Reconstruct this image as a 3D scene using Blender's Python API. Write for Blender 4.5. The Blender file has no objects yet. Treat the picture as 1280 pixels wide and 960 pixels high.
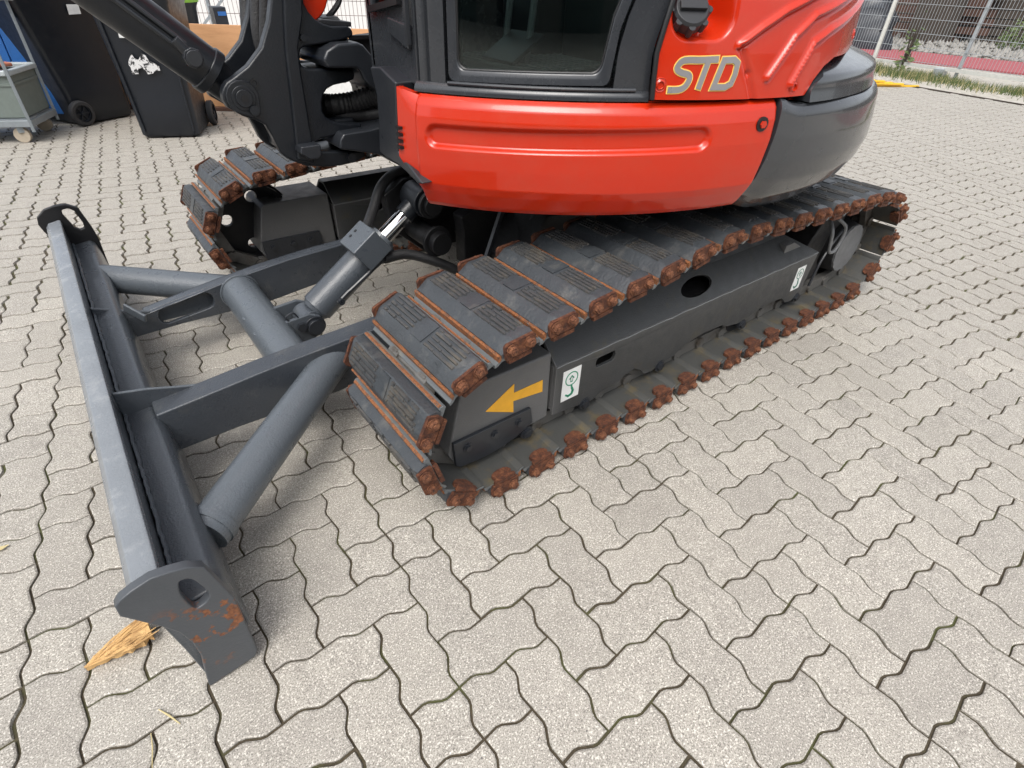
import bpy, bmesh, math, random
from math import sin, cos, pi, radians
from mathutils import Vector, Matrix
random.seed(7)
scene = bpy.context.scene
COL = scene.collection

# ------------------------------------------------------------------ camera, sky, sun, exposure
cam_data = bpy.data.cameras.new('camera')
cam = bpy.data.objects.new('camera', cam_data); COL.objects.link(cam)
cx_, cy_, cz_ = [0.795607, -0.60503, 0.030793], [0.348119, 0.498189, 0.794117], [-0.495805, -0.621085, 0.606985]
cam.matrix_world = Matrix(((cx_[0], cy_[0], cz_[0], -0.8), (cx_[1], cy_[1], cz_[1], -0.817), (cx_[2], cy_[2], cz_[2], 1.186), (0, 0, 0, 1)))
cam_data.lens = 19.033; cam_data.sensor_width = 36
cam_data.clip_start = 0.02; cam_data.clip_end = 400
scene.camera = cam

SUN_EL, SUN_AZ = radians(58), radians(215)      # azimuth of the direction towards the sun, counter-clockwise from +X
world = bpy.data.worlds.new('World'); scene.world = world; world.use_nodes = True
wn = world.node_tree.nodes; wl = world.node_tree.links
sky = wn.new('ShaderNodeTexSky'); sky.sky_type = 'NISHITA'; sky.sun_disc = False
sky.sun_elevation = SUN_EL; sky.sun_rotation = (pi/2 - SUN_AZ) % (2*pi)
sky.air_density = 1.0; sky.dust_density = 4.0; sky.ozone_density = 1.0
hsv = wn.new('ShaderNodeHueSaturation'); hsv.inputs['Saturation'].default_value = 0.28
wl.new(sky.outputs[0], hsv.inputs['Color']); wl.new(hsv.outputs[0], wn['Background'].inputs['Color'])
wn['Background'].inputs['Strength'].default_value = 0.15
sun_d = bpy.data.lights.new('sun', 'SUN'); sun_d.energy = 0.9; sun_d.angle = radians(32); sun_d.color = (1, .96, .9)
sun = bpy.data.objects.new('sun', sun_d); COL.objects.link(sun)
sd = Vector((cos(SUN_EL)*cos(SUN_AZ), cos(SUN_EL)*sin(SUN_AZ), sin(SUN_EL)))
sun.rotation_euler = sd.to_track_quat('Z', 'Y').to_euler(); sun.location = sd*20
vs = scene.view_settings
vs.view_transform = 'Standard'; vs.look = 'None'; vs.gamma = 1; vs.use_curve_mapping = False; vs.exposure = 0.86

# ------------------------------------------------------------------ materials
def new_mat(name):
    m = bpy.data.materials.new(name); m.use_nodes = True
    nt = m.node_tree; return m, nt, nt.nodes['Principled BSDF']
def node(nt, t, **kw):
    n = nt.nodes.new(t)
    for k, v in kw.items():
        if k in n.inputs: n.inputs[k].default_value = v
        else: setattr(n, k, v)
    return n
def ramp(nt, src, stops):
    r = nt.nodes.new('ShaderNodeValToRGB'); e = r.color_ramp.elements
    while len(e) < len(stops): e.new(0.5)
    for el, (p, c) in zip(e, stops):
        el.position = p; el.color = (*c, 1) if len(c) == 3 else c
    nt.links.new(src, r.inputs[0]); return r
def mixc(nt, fac, a, b, mode='MIX'):
    m = nt.nodes.new('ShaderNodeMix'); m.data_type = 'RGBA'; m.blend_type = mode
    for sock, v in ((m.inputs[0], fac), (m.inputs[6], a), (m.inputs[7], b)):
        if hasattr(v, 'links') or hasattr(v, 'is_output'): nt.links.new(v, sock)
        else: sock.default_value = (*v, 1) if isinstance(v, tuple) and len(v) == 3 else v
    return m.outputs[2]
def coords(nt, obj=False):
    if obj: return nt.nodes.new('ShaderNodeTexCoord').outputs['Object']
    return nt.nodes.new('ShaderNodeNewGeometry').outputs['Position']
def noise(nt, co, scale, detail=3, rough=.6):
    n = node(nt, 'ShaderNodeTexNoise', Scale=scale, Detail=detail, Roughness=rough)
    nt.links.new(co, n.inputs['Vector']); return n.outputs['Fac']
def bump(nt, b, h, strength, dist):
    n = node(nt, 'ShaderNodeBump', Strength=strength, Distance=dist)
    nt.links.new(h, n.inputs['Height']); nt.links.new(n.outputs[0], b.inputs['Normal']); return n

def paint(name, col, rough=.4, wear=None, wear_amt=.0, dirt=None, dirt_amt=0.0, coat=0.0, bumps=.15, bscale=120, metallic=0, edge=None):
    m, nt, b = new_mat(name); co = coords(nt)
    c = mixc(nt, .35, col, tuple(x*1.35 for x in col)); n1 = noise(nt, co, 9, 5)
    mx = nt.nodes[-2] if False else None
    base = mixc(nt, n1, tuple(x*.82 for x in col), tuple(x*1.18 for x in col))
    if dirt:
        d = ramp(nt, noise(nt, co, 14, 6, .7), [(.62-dirt_amt*.5, (0, 0, 0)), (.78-dirt_amt*.3, (1, 1, 1))])
        base = mixc(nt, d.outputs[0], base, dirt)
    if wear:
        w = ramp(nt, noise(nt, co, 60, 6, .75), [(.70-wear_amt*.3, (0, 0, 0)), (.73-wear_amt*.3, (1, 1, 1))])
        base = mixc(nt, w.outputs[0], base, wear)
    if edge:
        g = nt.nodes.new('ShaderNodeNewGeometry')
        e = ramp(nt, g.outputs['Pointiness'], [(.53, (0, 0, 0)), (.6, (1, 1, 1))])
        base = mixc(nt, e.outputs[0], base, edge)
    nt.links.new(base, b.inputs['Base Color'])
    r = ramp(nt, noise(nt, co, 25, 5), [(.3, (rough*.8,)*3), (.7, (min(1, rough*1.3),)*3)])
    nt.links.new(r.outputs[0], b.inputs['Roughness'])
    b.inputs['Metallic'].default_value = metallic
    if coat: b.inputs['Coat Weight'].default_value = coat; b.inputs['Coat Roughness'].default_value = .06
    if bumps: bump(nt, b, noise(nt, co, bscale, 3), bumps, .003)
    return m
def plain(name, col, rough=.5, metallic=0, emis=None):
    m, nt, b = new_mat(name); b.inputs['Base Color'].default_value = (*col, 1)
    co = coords(nt); base = mixc(nt, noise(nt, co, 30, 4), tuple(x*.8 for x in col), tuple(min(1, x*1.2) for x in col))
    nt.links.new(base, b.inputs['Base Color'])
    b.inputs['Roughness'].default_value = rough; b.inputs['Metallic'].default_value = metallic
    return m

M = {}
# concrete paving stone: fine exposed grain
m, nt, b = new_mat('concrete_paving'); co = coords(nt)
big = noise(nt, co, 2.2, 4); mid = noise(nt, co, 22, 4)
grain = noise(nt, co, 360, 2, .8); grain2 = noise(nt, co, 260, 1, .5)
base = mixc(nt, big, (.37, .348, .306), (.47, .447, .402))
base = mixc(nt, ramp(nt, mid, [(.35, (0, 0, 0)), (.7, (.6,)*3)]).outputs[0], base, (.31, .29, .262))
base = mixc(nt, ramp(nt, grain, [(.48, (0, 0, 0)), (.62, (.75,)*3)]).outputs[0], base, (.085, .076, .064))
base = mixc(nt, ramp(nt, grain2, [(.58, (0, 0, 0)), (.68, (.8,)*3)]).outputs[0], base, (.72, .69, .63))
base = mixc(nt, ramp(nt, noise(nt, co, 85, 1), [(.77, (0, 0, 0)), (.80, (.8,)*3)]).outputs[0], base, (.085, .08, .078))
base = mixc(nt, ramp(nt, noise(nt, co, 1.1, 5, .6), [(.52, (0,)*3), (.75, (.3,)*3)]).outputs[0], base, (.24, .22, .185))
oi = nt.nodes.new('ShaderNodeObjectInfo')
tint = ramp(nt, oi.outputs['Random'], [(0, (.88, .87, .86)), (1, (1.03, 1.02, 1.0))])
base = mixc(nt, 1.0, base, tint.outputs[0], 'MULTIPLY')
nt.links.new(base, b.inputs['Base Color']); b.inputs['Roughness'].default_value = .62
bump(nt, b, grain, .35, .0012); M['paver'] = m
# joint sand with moss
m, nt, b = new_mat('joint_sand'); co = coords(nt)
base = mixc(nt, noise(nt, co, 60, 4), (.026, .020, .012), (.095, .075, .047))
base = mixc(nt, ramp(nt, noise(nt, co, 7, 5), [(.50, (0, 0, 0)), (.64, (1,)*3)]).outputs[0], base, (.07, .075, .025))
nt.links.new(base, b.inputs['Base Color']); b.inputs['Roughness'].default_value = .95
bump(nt, b, noise(nt, co, 200, 3), .8, .004); M['joint'] = m
# gravel / far concrete
m, nt, b = new_mat('yard_gravel'); co = coords(nt)
base = mixc(nt, ramp(nt, noise(nt, co, 14, 7, .85), [(.35, (0,)*3), (.65, (1,)*3)]).outputs[0], (.17, .15, .12), (.56, .53, .47))
base = mixc(nt, ramp(nt, noise(nt, co, 1.2, 3), [(.4, (0,)*3), (.65, (.7,)*3)]).outputs[0], base, (.42, .40, .36))
nt.links.new(base, b.inputs['Base Color']); b.inputs['Roughness'].default_value = .95; M['gravel'] = m
M['pale_concrete'] = plain('pale_concrete', (.5, .48, .45), .9)
M['red_paving'] = plain('red_paving', (.30, .075, .085), .85)

M['grey'] = paint('charcoal_paint', (.018, .0205, .025), .34, bumps=.12, bscale=260, coat=.1)
M['cab'] = paint('cab_grey_paint', (.028, .031, .036), .25, bumps=.015, bscale=40, coat=.2)
M['cast'] = paint('cast_steel_dark_paint', (.0085, .0105, .014), .36, bumps=.2, bscale=160)
M['blade'] = paint('blade_grey_paint', (.040, .046, .055), .30, dirt=(.075, .078, .078), dirt_amt=.14, wear=(.16, .16, .16), wear_amt=-.02, bumps=.5, bscale=210, coat=.2, edge=(.10, .115, .13))
M['strip'] = paint('worn_blade_lip', (.19, .207, .225), .24, wear=(.30, .20, .15), wear_amt=-.03, dirt=(.30, .315, .325), dirt_amt=.16, bumps=.3, bscale=120)
M['frame'] = paint('dusty_track_frame_paint', (.032, .034, .035), .46, dirt=(.055, .048, .026), dirt_amt=.10, bumps=.4, bscale=200, edge=(.17, .17, .17))  # dusty paint; the edge colour also paints the ridge highlight
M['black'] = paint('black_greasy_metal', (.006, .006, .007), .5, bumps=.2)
M['counter'] = paint('counterweight_paint', (.033, .036, .041), .22, bumps=.04, bscale=40, coat=.5)
M['shoe'] = paint('worn_shoe_steel', (.11, .12, .125), .42, wear=(.23, .10, .045), wear_amt=.14, dirt=(.19, .175, .14), dirt_amt=.16, bumps=.4, bscale=90)
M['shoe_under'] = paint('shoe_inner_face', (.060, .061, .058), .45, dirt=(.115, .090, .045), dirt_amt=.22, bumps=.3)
M['link'] = paint('chain_link_steel', (.15, .145, .135), .42, dirt=(.07, .055, .04), dirt_amt=.2, bumps=.3, metallic=.4)
M['rubber'] = paint('tread_rubber', (.046, .052, .058), .40, dirt=(.11, .11, .105), dirt_amt=.18, wear=(.14, .13, .12), wear_amt=.0, bumps=.7, bscale=110)
M['ridge'] = paint('scuffed_rubber_ridge', (.050, .051, .052), .6, dirt=(.095, .082, .064), dirt_amt=.30, bumps=1, bscale=130)
m, nt, b = new_mat('rust'); co = coords(nt)
base = ramp(nt, noise(nt, co, 70, 7, .75), [(.30, (.018, .007, .004)), (.46, (.070, .022, .010)), (.58, (.135, .044, .017)), (.74, (.26, .115, .05))]).outputs[0]
nt.links.new(base, b.inputs['Base Color']); b.inputs['Roughness'].default_value = .85
bump(nt, b, noise(nt, co, 180, 5, .7), 1, .004); M['rust'] = m
m, nt, b = new_mat('rusty_lip'); co = coords(nt)
base = ramp(nt, noise(nt, co, 60, 7, .85), [(.36, (.12, .115, .10)), (.44, (.12, .05, .025)), (.54, (.30, .11, .035)), (.63, (.09, .035, .018)), (.72, (.085, .085, .08))]).outputs[0]
nt.links.new(base, b.inputs['Base Color']); b.inputs['Roughness'].default_value = .8
bump(nt, b, noise(nt, co, 150, 5, .7), .8, .003); M['lip'] = m
m, nt, b = new_mat('end_plate_paint'); co = coords(nt)    # blade side plate with rust blooms low down
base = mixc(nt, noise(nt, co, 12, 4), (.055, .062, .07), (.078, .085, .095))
sep = node(nt, 'ShaderNodeSeparateXYZ'); nt.links.new(co, sep.inputs[0])
low = ramp(nt, sep.outputs['Z'], [(.06, (.25,)*3), (.12, (1,)*3), (.23, (1,)*3), (.29, (0,)*3)])
blo = ramp(nt, noise(nt, co, 17, 5, .65), [(.545, (0,)*3), (.575, (1,)*3)])
fac = mixc(nt, 1.0, low.outputs[0], blo.outputs[0], 'MULTIPLY')
base = mixc(nt, fac, base, ramp(nt, noise(nt, co, 150, 4), [(.3, (.09, .03, .015)), (.7, (.30, .11, .04))]).outputs[0])
nt.links.new(base, b.inputs['Base Color']); b.inputs['Roughness'].default_value = .42
bump(nt, b, noise(nt, co, 90, 4), .3, .003); M['endplate'] = m
m, nt, b = new_mat('orange_red_paint'); co = coords(nt)
base = mixc(nt, noise(nt, co, 3, 3), (.47, .019, .0025), (.52, .024, .0035))
dst = ramp(nt, noise(nt, co, 5, 7, .75), [(.45, (0,)*3), (.75, (.30,)*3)])
base = mixc(nt, dst.outputs[0], base, (.40, .07, .035))
scr = ramp(nt, noise(nt, co, 16, 9, .85), [(.70, (0,)*3), (.72, (.55,)*3)])
base = mixc(nt, scr.outputs[0], base, (.8, .22, .16))
nt.links.new(base, b.inputs['Base Color']); b.inputs['Roughness'].default_value = .26
b.inputs['Coat Weight'].default_value = .5; b.inputs['Coat Roughness'].default_value = .05; b.inputs['Specular IOR Level'].default_value = .35
bump(nt, b, noise(nt, co, 14, 2), .05, .01); M['red'] = m
M['chrome'] = plain('chrome_rod', (.8, .8, .8), .08, 1)
M['hose'] = paint('hose_rubber', (.018, .018, .019), .45, bumps=.6, bscale=220)
M['seal'] = plain('black_seal', (.008, .008, .009), .45)
M['plastic'] = paint('bin_plastic', (.009, .012, .018), .38, bumps=.2, bscale=300)
M['tyre'] = plain('bin_tyre', (.03, .03, .032), .7)
M['yellow'] = plain('yellow_decal', (.72, .36, .02), .45)
M['white'] = plain('white_decal', (.72, .73, .72), .4)
M['green'] = plain('green_print', (.015, .22, .12), .4)
M['dgreen'] = plain('faded_print', (.03, .16, .11), .4)
M['silver'] = paint('silver_lettering', (.33, .32, .33), .3, bumps=0, metallic=.5)
M['gold'] = plain('gold_outline', (.85, .55, .12), .35)
M['galv'] = plain('galvanised_steel', (.42, .45, .47), .42, .5)
M['pale_metal'] = plain('pale_fence_post', (.6, .6, .56), .5, .2)
M['wood_pale'] = paint('splintered_wood', (.60, .38, .16), .75, bumps=1, bscale=90, dirt=(.26, .13, .045), dirt_amt=.22)
m, nt, b = new_mat('plywood'); mp = node(nt, 'ShaderNodeMapping'); mp.inputs['Scale'].default_value = (1, 1, 6)
nt.links.new(coords(nt), mp.inputs[0])
base = ramp(nt, noise(nt, mp.outputs[0], 3, 6, .65), [(.3, (.50, .26, .12)), (.55, (.62, .34, .17)), (.75, (.55, .29, .14))]).outputs[0]
nt.links.new(base, b.inputs['Base Color']); b.inputs['Roughness'].default_value = .6; M['ply'] = m
M['box_grey'] = plain('grey_green_plastic', (.15, .18, .165), .5)
M['box_rim'] = plain('light_grey_rim', (.38, .42, .43), .45)
M['trolley'] = plain('weathered_trolley_steel', (.26, .29, .31), .5, .3)
M['terracotta'] = plain('terracotta', (.42, .15, .09), .8)
M['maroon'] = plain('maroon_fabric', (.09, .012, .015), .8)
M['blue'] = plain('blue_plastic', (.03, .14, .42), .4)
M['brown'] = plain('rusty_brown_rail', (.10, .05, .035), .7)
M['wheelcream'] = plain('caster_tread', (.42, .36, .28), .6)
M['wood_old'] = paint('old_wood', (.055, .043, .034), .8, bumps=.5)
M['tarp'] = paint('dark_tarpaulin', (.022, .026, .034), .38, bumps=1, bscale=12)
M['stone'] = paint('rubble_stone', (.26, .25, .23), .9, bumps=1, bscale=30)
M['yel_plastic'] = plain('yellow_slats', (.80, .47, .03), .5)
m, nt, b = new_mat('leaf'); co = coords(nt)
base = mixc(nt, noise(nt, co, 12, 4), (.04, .07, .018), (.11, .15, .04)); nt.links.new(base, b.inputs['Base Color']); b.inputs['Roughness'].default_value = .6; M['leaf'] = m
M['mcover'] = paint('motor_cover_grey', (.13, .135, .14), .45, wear=(.35, .03, .03), wear_amt=-.08, bumps=.2)
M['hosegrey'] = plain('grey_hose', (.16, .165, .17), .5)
M['seal2'] = plain('cap_plastic', (.02, .021, .024), .4)
M['leafgreen'] = plain('lime_green_plastic', (.25, .5, .05), .5)
m = M['rust'].copy(); m.name = 'bolt_rust'; m.node_tree.nodes['Color Ramp'].color_ramp.elements[1].color = (.115, .040, .018, 1); m.node_tree.nodes['Color Ramp'].color_ramp.elements[2].color = (.20, .078, .035, 1); M['boltrust'] = m
m, nt, b = new_mat('torn_paper'); co = coords(nt)
base = mixc(nt, ramp(nt, noise(nt, co, 38, 5, .7), [(.52, (0,)*3), (.56, (1,)*3)]).outputs[0], (.68, .68, .68), (.012, .013, .016)); nt.links.new(base, b.inputs['Base Color']); M['torn'] = m
M['hallwall'] = plain('reflection_hall_wall', (.16, .155, .14), .8)
M['halldoor'] = plain('reflection_hall_door', (.05, .075, .07), .5)
M['straw'] = plain('straw', (.5, .42, .22), .8)
m, nt, b = new_mat('tinted_glass')
nt.nodes.remove(b); out = nt.nodes['Material Output']
tr = node(nt, 'ShaderNodeBsdfTransparent'); tr.inputs[0].default_value = (.72, .80, .78, 1)
gs = node(nt, 'ShaderNodeBsdfGlossy'); gs.inputs['Roughness'].default_value = .02; gs.inputs['Color'].default_value = (.9, .95, .95, 1)
fr_ = node(nt, 'ShaderNodeFresnel', IOR=1.5); mxs = nt.nodes.new('ShaderNodeMixShader')
nt.links.new(fr_.outputs[0], mxs.inputs[0]); nt.links.new(tr.outputs[0], mxs.inputs[1]); nt.links.new(gs.outputs[0], mxs.inputs[2]); nt.links.new(mxs.outputs[0], out.inputs[0])
M['glass'] = m

# ------------------------------------------------------------------ mesh helpers
class MB:
    def __init__(s): s.v = []; s.f = []; s.mi = []; s.cur = 0
    def add(s, vs, fs):
        n = len(s.v); s.v += [tuple(v) for v in vs]; s.f += [tuple(i+n for i in f) for f in fs]; s.mi += [s.cur]*len(fs); return s
    def box(s, a, b):
        x0, y0, z0 = a; x1, y1, z1 = b
        return s.add([(x0,y0,z0),(x1,y0,z0),(x1,y1,z0),(x0,y1,z0),(x0,y0,z1),(x1,y0,z1),(x1,y1,z1),(x0,y1,z1)],
                     [(0,3,2,1),(4,5,6,7),(0,1,5,4),(1,2,6,5),(2,3,7,6),(3,0,4,7)])
    def bar(s, p, q, w, h=None, up=(0,0,1)):
        """rectangular bar from p to q"""
        h = h or w; p = Vector(p); q = Vector(q); d = (q-p).normalized(); u = Vector(up)
        if abs(d.dot(u)) > .99: u = Vector((1,0,0))
        r = d.cross(u).normalized()*w/2; u = r.cross(d).normalized()*h/2
        vs = [p-r-u, p+r-u, p+r+u, p-r+u, q-r-u, q+r-u, q+r+u, q-r+u]
        return s.add(vs, [(0,1,2,3),(7,6,5,4),(0,4,5,1),(1,5,6,2),(2,6,7,3),(3,7,4,0)])
    def cyl(s, p, q, r, r2=None, n=24, caps=True):
        p = Vector(p); q = Vector(q); d = (q-p).normalized(); u = Vector((0,0,1)) if abs(d.z) < .9 else Vector((1,0,0))
        a = d.cross(u).normalized(); b_ = d.cross(a); r2 = r if r2 is None else r2
        vs = [p+(a*cos(2*pi*i/n)+b_*sin(2*pi*i/n))*r for i in range(n)]+[q+(a*cos(2*pi*i/n)+b_*sin(2*pi*i/n))*r2 for i in range(n)]
        fs = [(i, (i+1) % n, n+(i+1) % n, n+i) for i in range(n)]
        if caps: fs += [tuple(range(n-1, -1, -1)), tuple(range(n, 2*n))]
        return s.add(vs, fs)
    def rings(s, p, d, prof, n=32):
        """lathe: prof = [(along, radius)] about the axis p + t*d"""
        p = Vector(p); d = Vector(d).normalized(); u = Vector((0,0,1)) if abs(d.z) < .9 else Vector((1,0,0))
        a = d.cross(u).normalized(); b_ = d.cross(a); vs = []; fs = []
        for t, r in prof: vs += [p+d*t+(a*cos(2*pi*i/n)+b_*sin(2*pi*i/n))*max(r, 1e-4) for i in range(n)]
        for k in range(len(prof)-1): fs += [(k*n+i, k*n+(i+1) % n, (k+1)*n+(i+1) % n, (k+1)*n+i) for i in range(n)]
        return s.add(vs, fs)
    def tube(s, pts, r, n=12, closed_ends=True):
        P = [Vector(p) for p in pts]; m = len(P); vs = []; fs = []; prev = None
        for k in range(m):
            d = (P[min(k+1, m-1)]-P[max(k-1, 0)]).normalized()
            if prev is None:
                u = Vector((0,0,1)) if abs(d.z) < .9 else Vector((1,0,0)); a = d.cross(u).normalized()
            else: a = (prev-d*prev.dot(d)).normalized()
            prev = a; b_ = d.cross(a); rr = r[k] if isinstance(r, (list, tuple)) else r
            vs += [P[k]+(a*cos(2*pi*i/n)+b_*sin(2*pi*i/n))*rr for i in range(n)]
        for k in range(m-1): fs += [(k*n+i, k*n+(i+1) % n, (k+1)*n+(i+1) % n, (k+1)*n+i) for i in range(n)]
        if closed_ends: fs += [tuple(range(n-1, -1, -1)), tuple(range((m-1)*n, m*n))]
        return s.add(vs, fs)
    def prism(s, poly, axis, a, b, holes=()):
        """poly of 2-D points extruded along axis ('x','y','z') from a to b"""
        bm = bmesh.new(); loops = [list(poly)]+[list(h) for h in holes]
        def P(q, t): return {'y': (q[0], t, q[1]), 'x': (t, q[0], q[1]), 'z': (q[0], q[1], t)}[axis]
        edges = []; L0 = []
        for lp in loops:
            vv = [bm.verts.new(P(q, a)) for q in lp]; L0.append(vv)
            edges += [bm.edges.new((vv[i], vv[(i+1) % len(vv)])) for i in range(len(vv))]
        if len(loops) == 1: fc = [bm.faces.new(L0[0])]
        else: fc = [g for g in bmesh.ops.triangle_fill(bm, use_beauty=True, edges=edges)['geom'] if isinstance(g, bmesh.types.BMFace)]
        geom = bmesh.ops.extrude_face_region(bm, geom=fc)['geom']
        off = Vector(P((0, 0), b-a)) if True else None
        for g in geom:
            if isinstance(g, bmesh.types.BMVert): g.co += off
        bmesh.ops.recalc_face_normals(bm, faces=bm.faces)
        bm.verts.index_update()
        s.add([v.co[:] for v in bm.verts], [[v.index for v in f.verts] for f in bm.faces]); bm.free(); return s
    def prism_at(s, poly, origin, ux, uy, un, t0, t1, holes=()):
        k = MB().prism(poly, 'z', t0, t1, holes); o = Vector(origin); ux = Vector(ux).normalized(); uy = Vector(uy).normalized(); un = Vector(un).normalized()
        return s.add([o+ux*v[0]+uy*v[1]+un*v[2] for v in k.v], k.f)
    def xform(s, mat): s.v = [tuple(mat @ Vector(v)) for v in s.v]; return s
    def mesh(s, name, mats, smooth=35):
        me = bpy.data.meshes.new(name); me.from_pydata([tuple(v) for v in s.v], [], s.f)
        for m_ in (mats if isinstance(mats, (list, tuple)) else [mats]): me.materials.append(M[m_] if isinstance(m_, str) else m_)
        if any(s.mi): me.polygons.foreach_set('material_index', s.mi)
        bm = bmesh.new(); bm.from_mesh(me); bmesh.ops.recalc_face_normals(bm, faces=bm.faces); bm.to_mesh(me); bm.free()
        if smooth:
            me.polygons.foreach_set('use_smooth', [True]*len(me.polygons)); me.set_sharp_from_angle(angle=radians(smooth))
        me.update(); return me
def link(name, me, parent=None, **props):
    o = bpy.data.objects.new(name, me); COL.objects.link(o)
    if parent is not None: o.parent = parent
    for k, v in props.items(): o[k] = v
    return o
def obj(name, mb, mats, parent=None, bevel=0, smooth=35, segs=2, **props):
    o = link(name, mb.mesh(name, mats, smooth), parent, **props)
    if bevel:
        md = o.modifiers.new('bevel', 'BEVEL'); md.width = bevel; md.segments = segs; md.limit_method = 'ANGLE'; md.angle_limit = radians(40); md.harden_normals = True
    return o
def thing(name, label, category, loc=(0, 0, 0), rz=0, group=None):
    e = bpy.data.objects.new(name, None); COL.objects.link(e); e.location = loc; e.rotation_euler = (0, 0, rz); e.empty_display_size = .1
    e['label'] = label; e['category'] = category
    if group: e['group'] = group
    return e
def smoothstep(a, b, x):
    t = min(1, max(0, (x-a)/(b-a))) if a != b else (1.0 if x >= a else 0.0); return t*t*(3-2*t)
def lerp_tab(tab, x):
    if x <= tab[0][0]: return tab[0][1]
    for (a, u), (b, v) in zip(tab, tab[1:]):
        if x <= b: return u+(v-u)*(x-a)/(b-a)
    return tab[-1][1]
def catmull(pts, n=8):
    P = [Vector(p) for p in pts]; P = [P[0]*2-P[1]]+P+[P[-1]*2-P[-2]]; out = []
    for i in range(1, len(P)-2):
        for k in range(n):
            t = k/n; a, b, c, d = P[i-1:i+3]
            out.append(.5*((2*b)+(-a+c)*t+(2*a-5*b+4*c-d)*t*t+(-a+3*b-3*c+d)*t**3))
    out.append(P[-2]); return out
def rrect(x0, y0, x1, y1, r, n=5):
    out = []
    for cx, cy, a in ((x1-r, y1-r, 0), (x0+r, y1-r, 90), (x0+r, y0+r, 180), (x1-r, y0+r, 270)):
        out += [(cx+r*cos(radians(a+90*k/n)), cy+r*sin(radians(a+90*k/n))) for k in range(n+1)]
    return out

# ------------------------------------------------------------------ ground
U = .11; LO = (-0.343, -0.501, 0); LY = -0.11946
ca, sa = cos(LY), sin(LY)
def lat(i, j):
    a, b = i*U, -j*U; return (LO[0]+ca*a-sa*b, LO[1]+sa*a+ca*b)
CAMM = cam.matrix_world.inverted(); FPX = cam_data.lens/36*1280
def to_px(x, y, z=0):
    v = CAMM @ Vector((x, y, z))
    if v.z > -.05: return None
    return (640+FPX*v.x/-v.z, 480-FPX*v.y/-v.z)
base = MB(); base.add([(-60, -60, -.06), (120, -60, -.06), (120, 120, -.06), (-60, 120, -.06)], [(0, 1, 2, 3)])
obj('ground', base, 'gravel', kind='structure')
# paving ends at the kerb line on the right and a little past the bins at the back
KA, KB = (9.397, 2.528), (9.227, 1.329)
kd = Vector((KB[0]-KA[0], KB[1]-KA[1])).normalized()
def kerb_x(y): return KA[0]+(y-KA[1])*kd.x/kd.y
pave_poly = [(-4, -4), (kerb_x(-4), -4), (kerb_x(9.2), 9.2), (-4, 9.2)]
obj('pavement_beyond', MB().prism([(-40, -40), (kerb_x(-40), -40), (kerb_x(-3.6), -3.6), (-3.6, -3.6), (-3.6, 9.2), (-40, 9.2)], 'z', -.055, -.0015), 'paver', smooth=0, kind='structure')
pavement = obj('pavement', MB().prism(pave_poly, 'z', -.055, -.0065), 'joint', smooth=0, kind='structure')
E1 = [(1/3, -.088), (2/3, .082)]          # waist of every joint along the rows
def hedge(i, j, rev=False):               # node (i,j) to (i+1,j)
    p = [(i, j), (i+E1[0][0], j+E1[0][1]), (i+E1[1][0], j+E1[1][1]), (i+1, j)]
    return p[::-1] if rev else p
def vedge(i, j, rev=False):
    p = [(i, j), (i+.085, j+1/3), (i-.085, j+2/3), (i, j+1)]
    return p[::-1] if rev else p
def outline(i, j, w, h):
    pts = []
    for k in range(w): pts += hedge(i+k, j)[:-1]
    for k in range(h): pts += vedge(i+w, j+k)[:-1]
    for k in range(w-1, -1, -1): pts += hedge(i+k, j+h, True)[:-1]
    for k in range(h-1, -1, -1): pts += vedge(i, j+k, True)[:-1]
    return pts
def inset(P, d):
    n = len(P); out = []
    for k in range(n):
        a, b, c = Vector(P[k-1]), Vector(P[k]), Vector(P[(k+1) % n])
        e1 = (b-a).normalized(); e2 = (c-b).normalized(); n1 = Vector((e1.y, -e1.x)); n2 = Vector((e2.y, -e2.x))
        t = n1+n2; t = t/max(.3, t.dot(n1)); out.append(tuple(b-t*d))
    return out
def rounded(P):
    out = []; n = len(P)
    for k in range(n):
        a, b, c = P[k-1], P[k], P[(k+1) % n]
        if abs(b[0]-round(b[0])) < 1e-6 and abs(b[1]-round(b[1])) < 1e-6: out.append(b); continue
        for t in (-.15, .15):
            q = a if t < 0 else c; m = abs(t); f_ = .93
            out.append((b[0]*f_+(1-f_)*.5*(a[0]+c[0])+(q[0]-b[0])*m, b[1]*f_+(1-f_)*.5*(a[1]+c[1])+(q[1]-b[1])*m))
    return out
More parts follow.
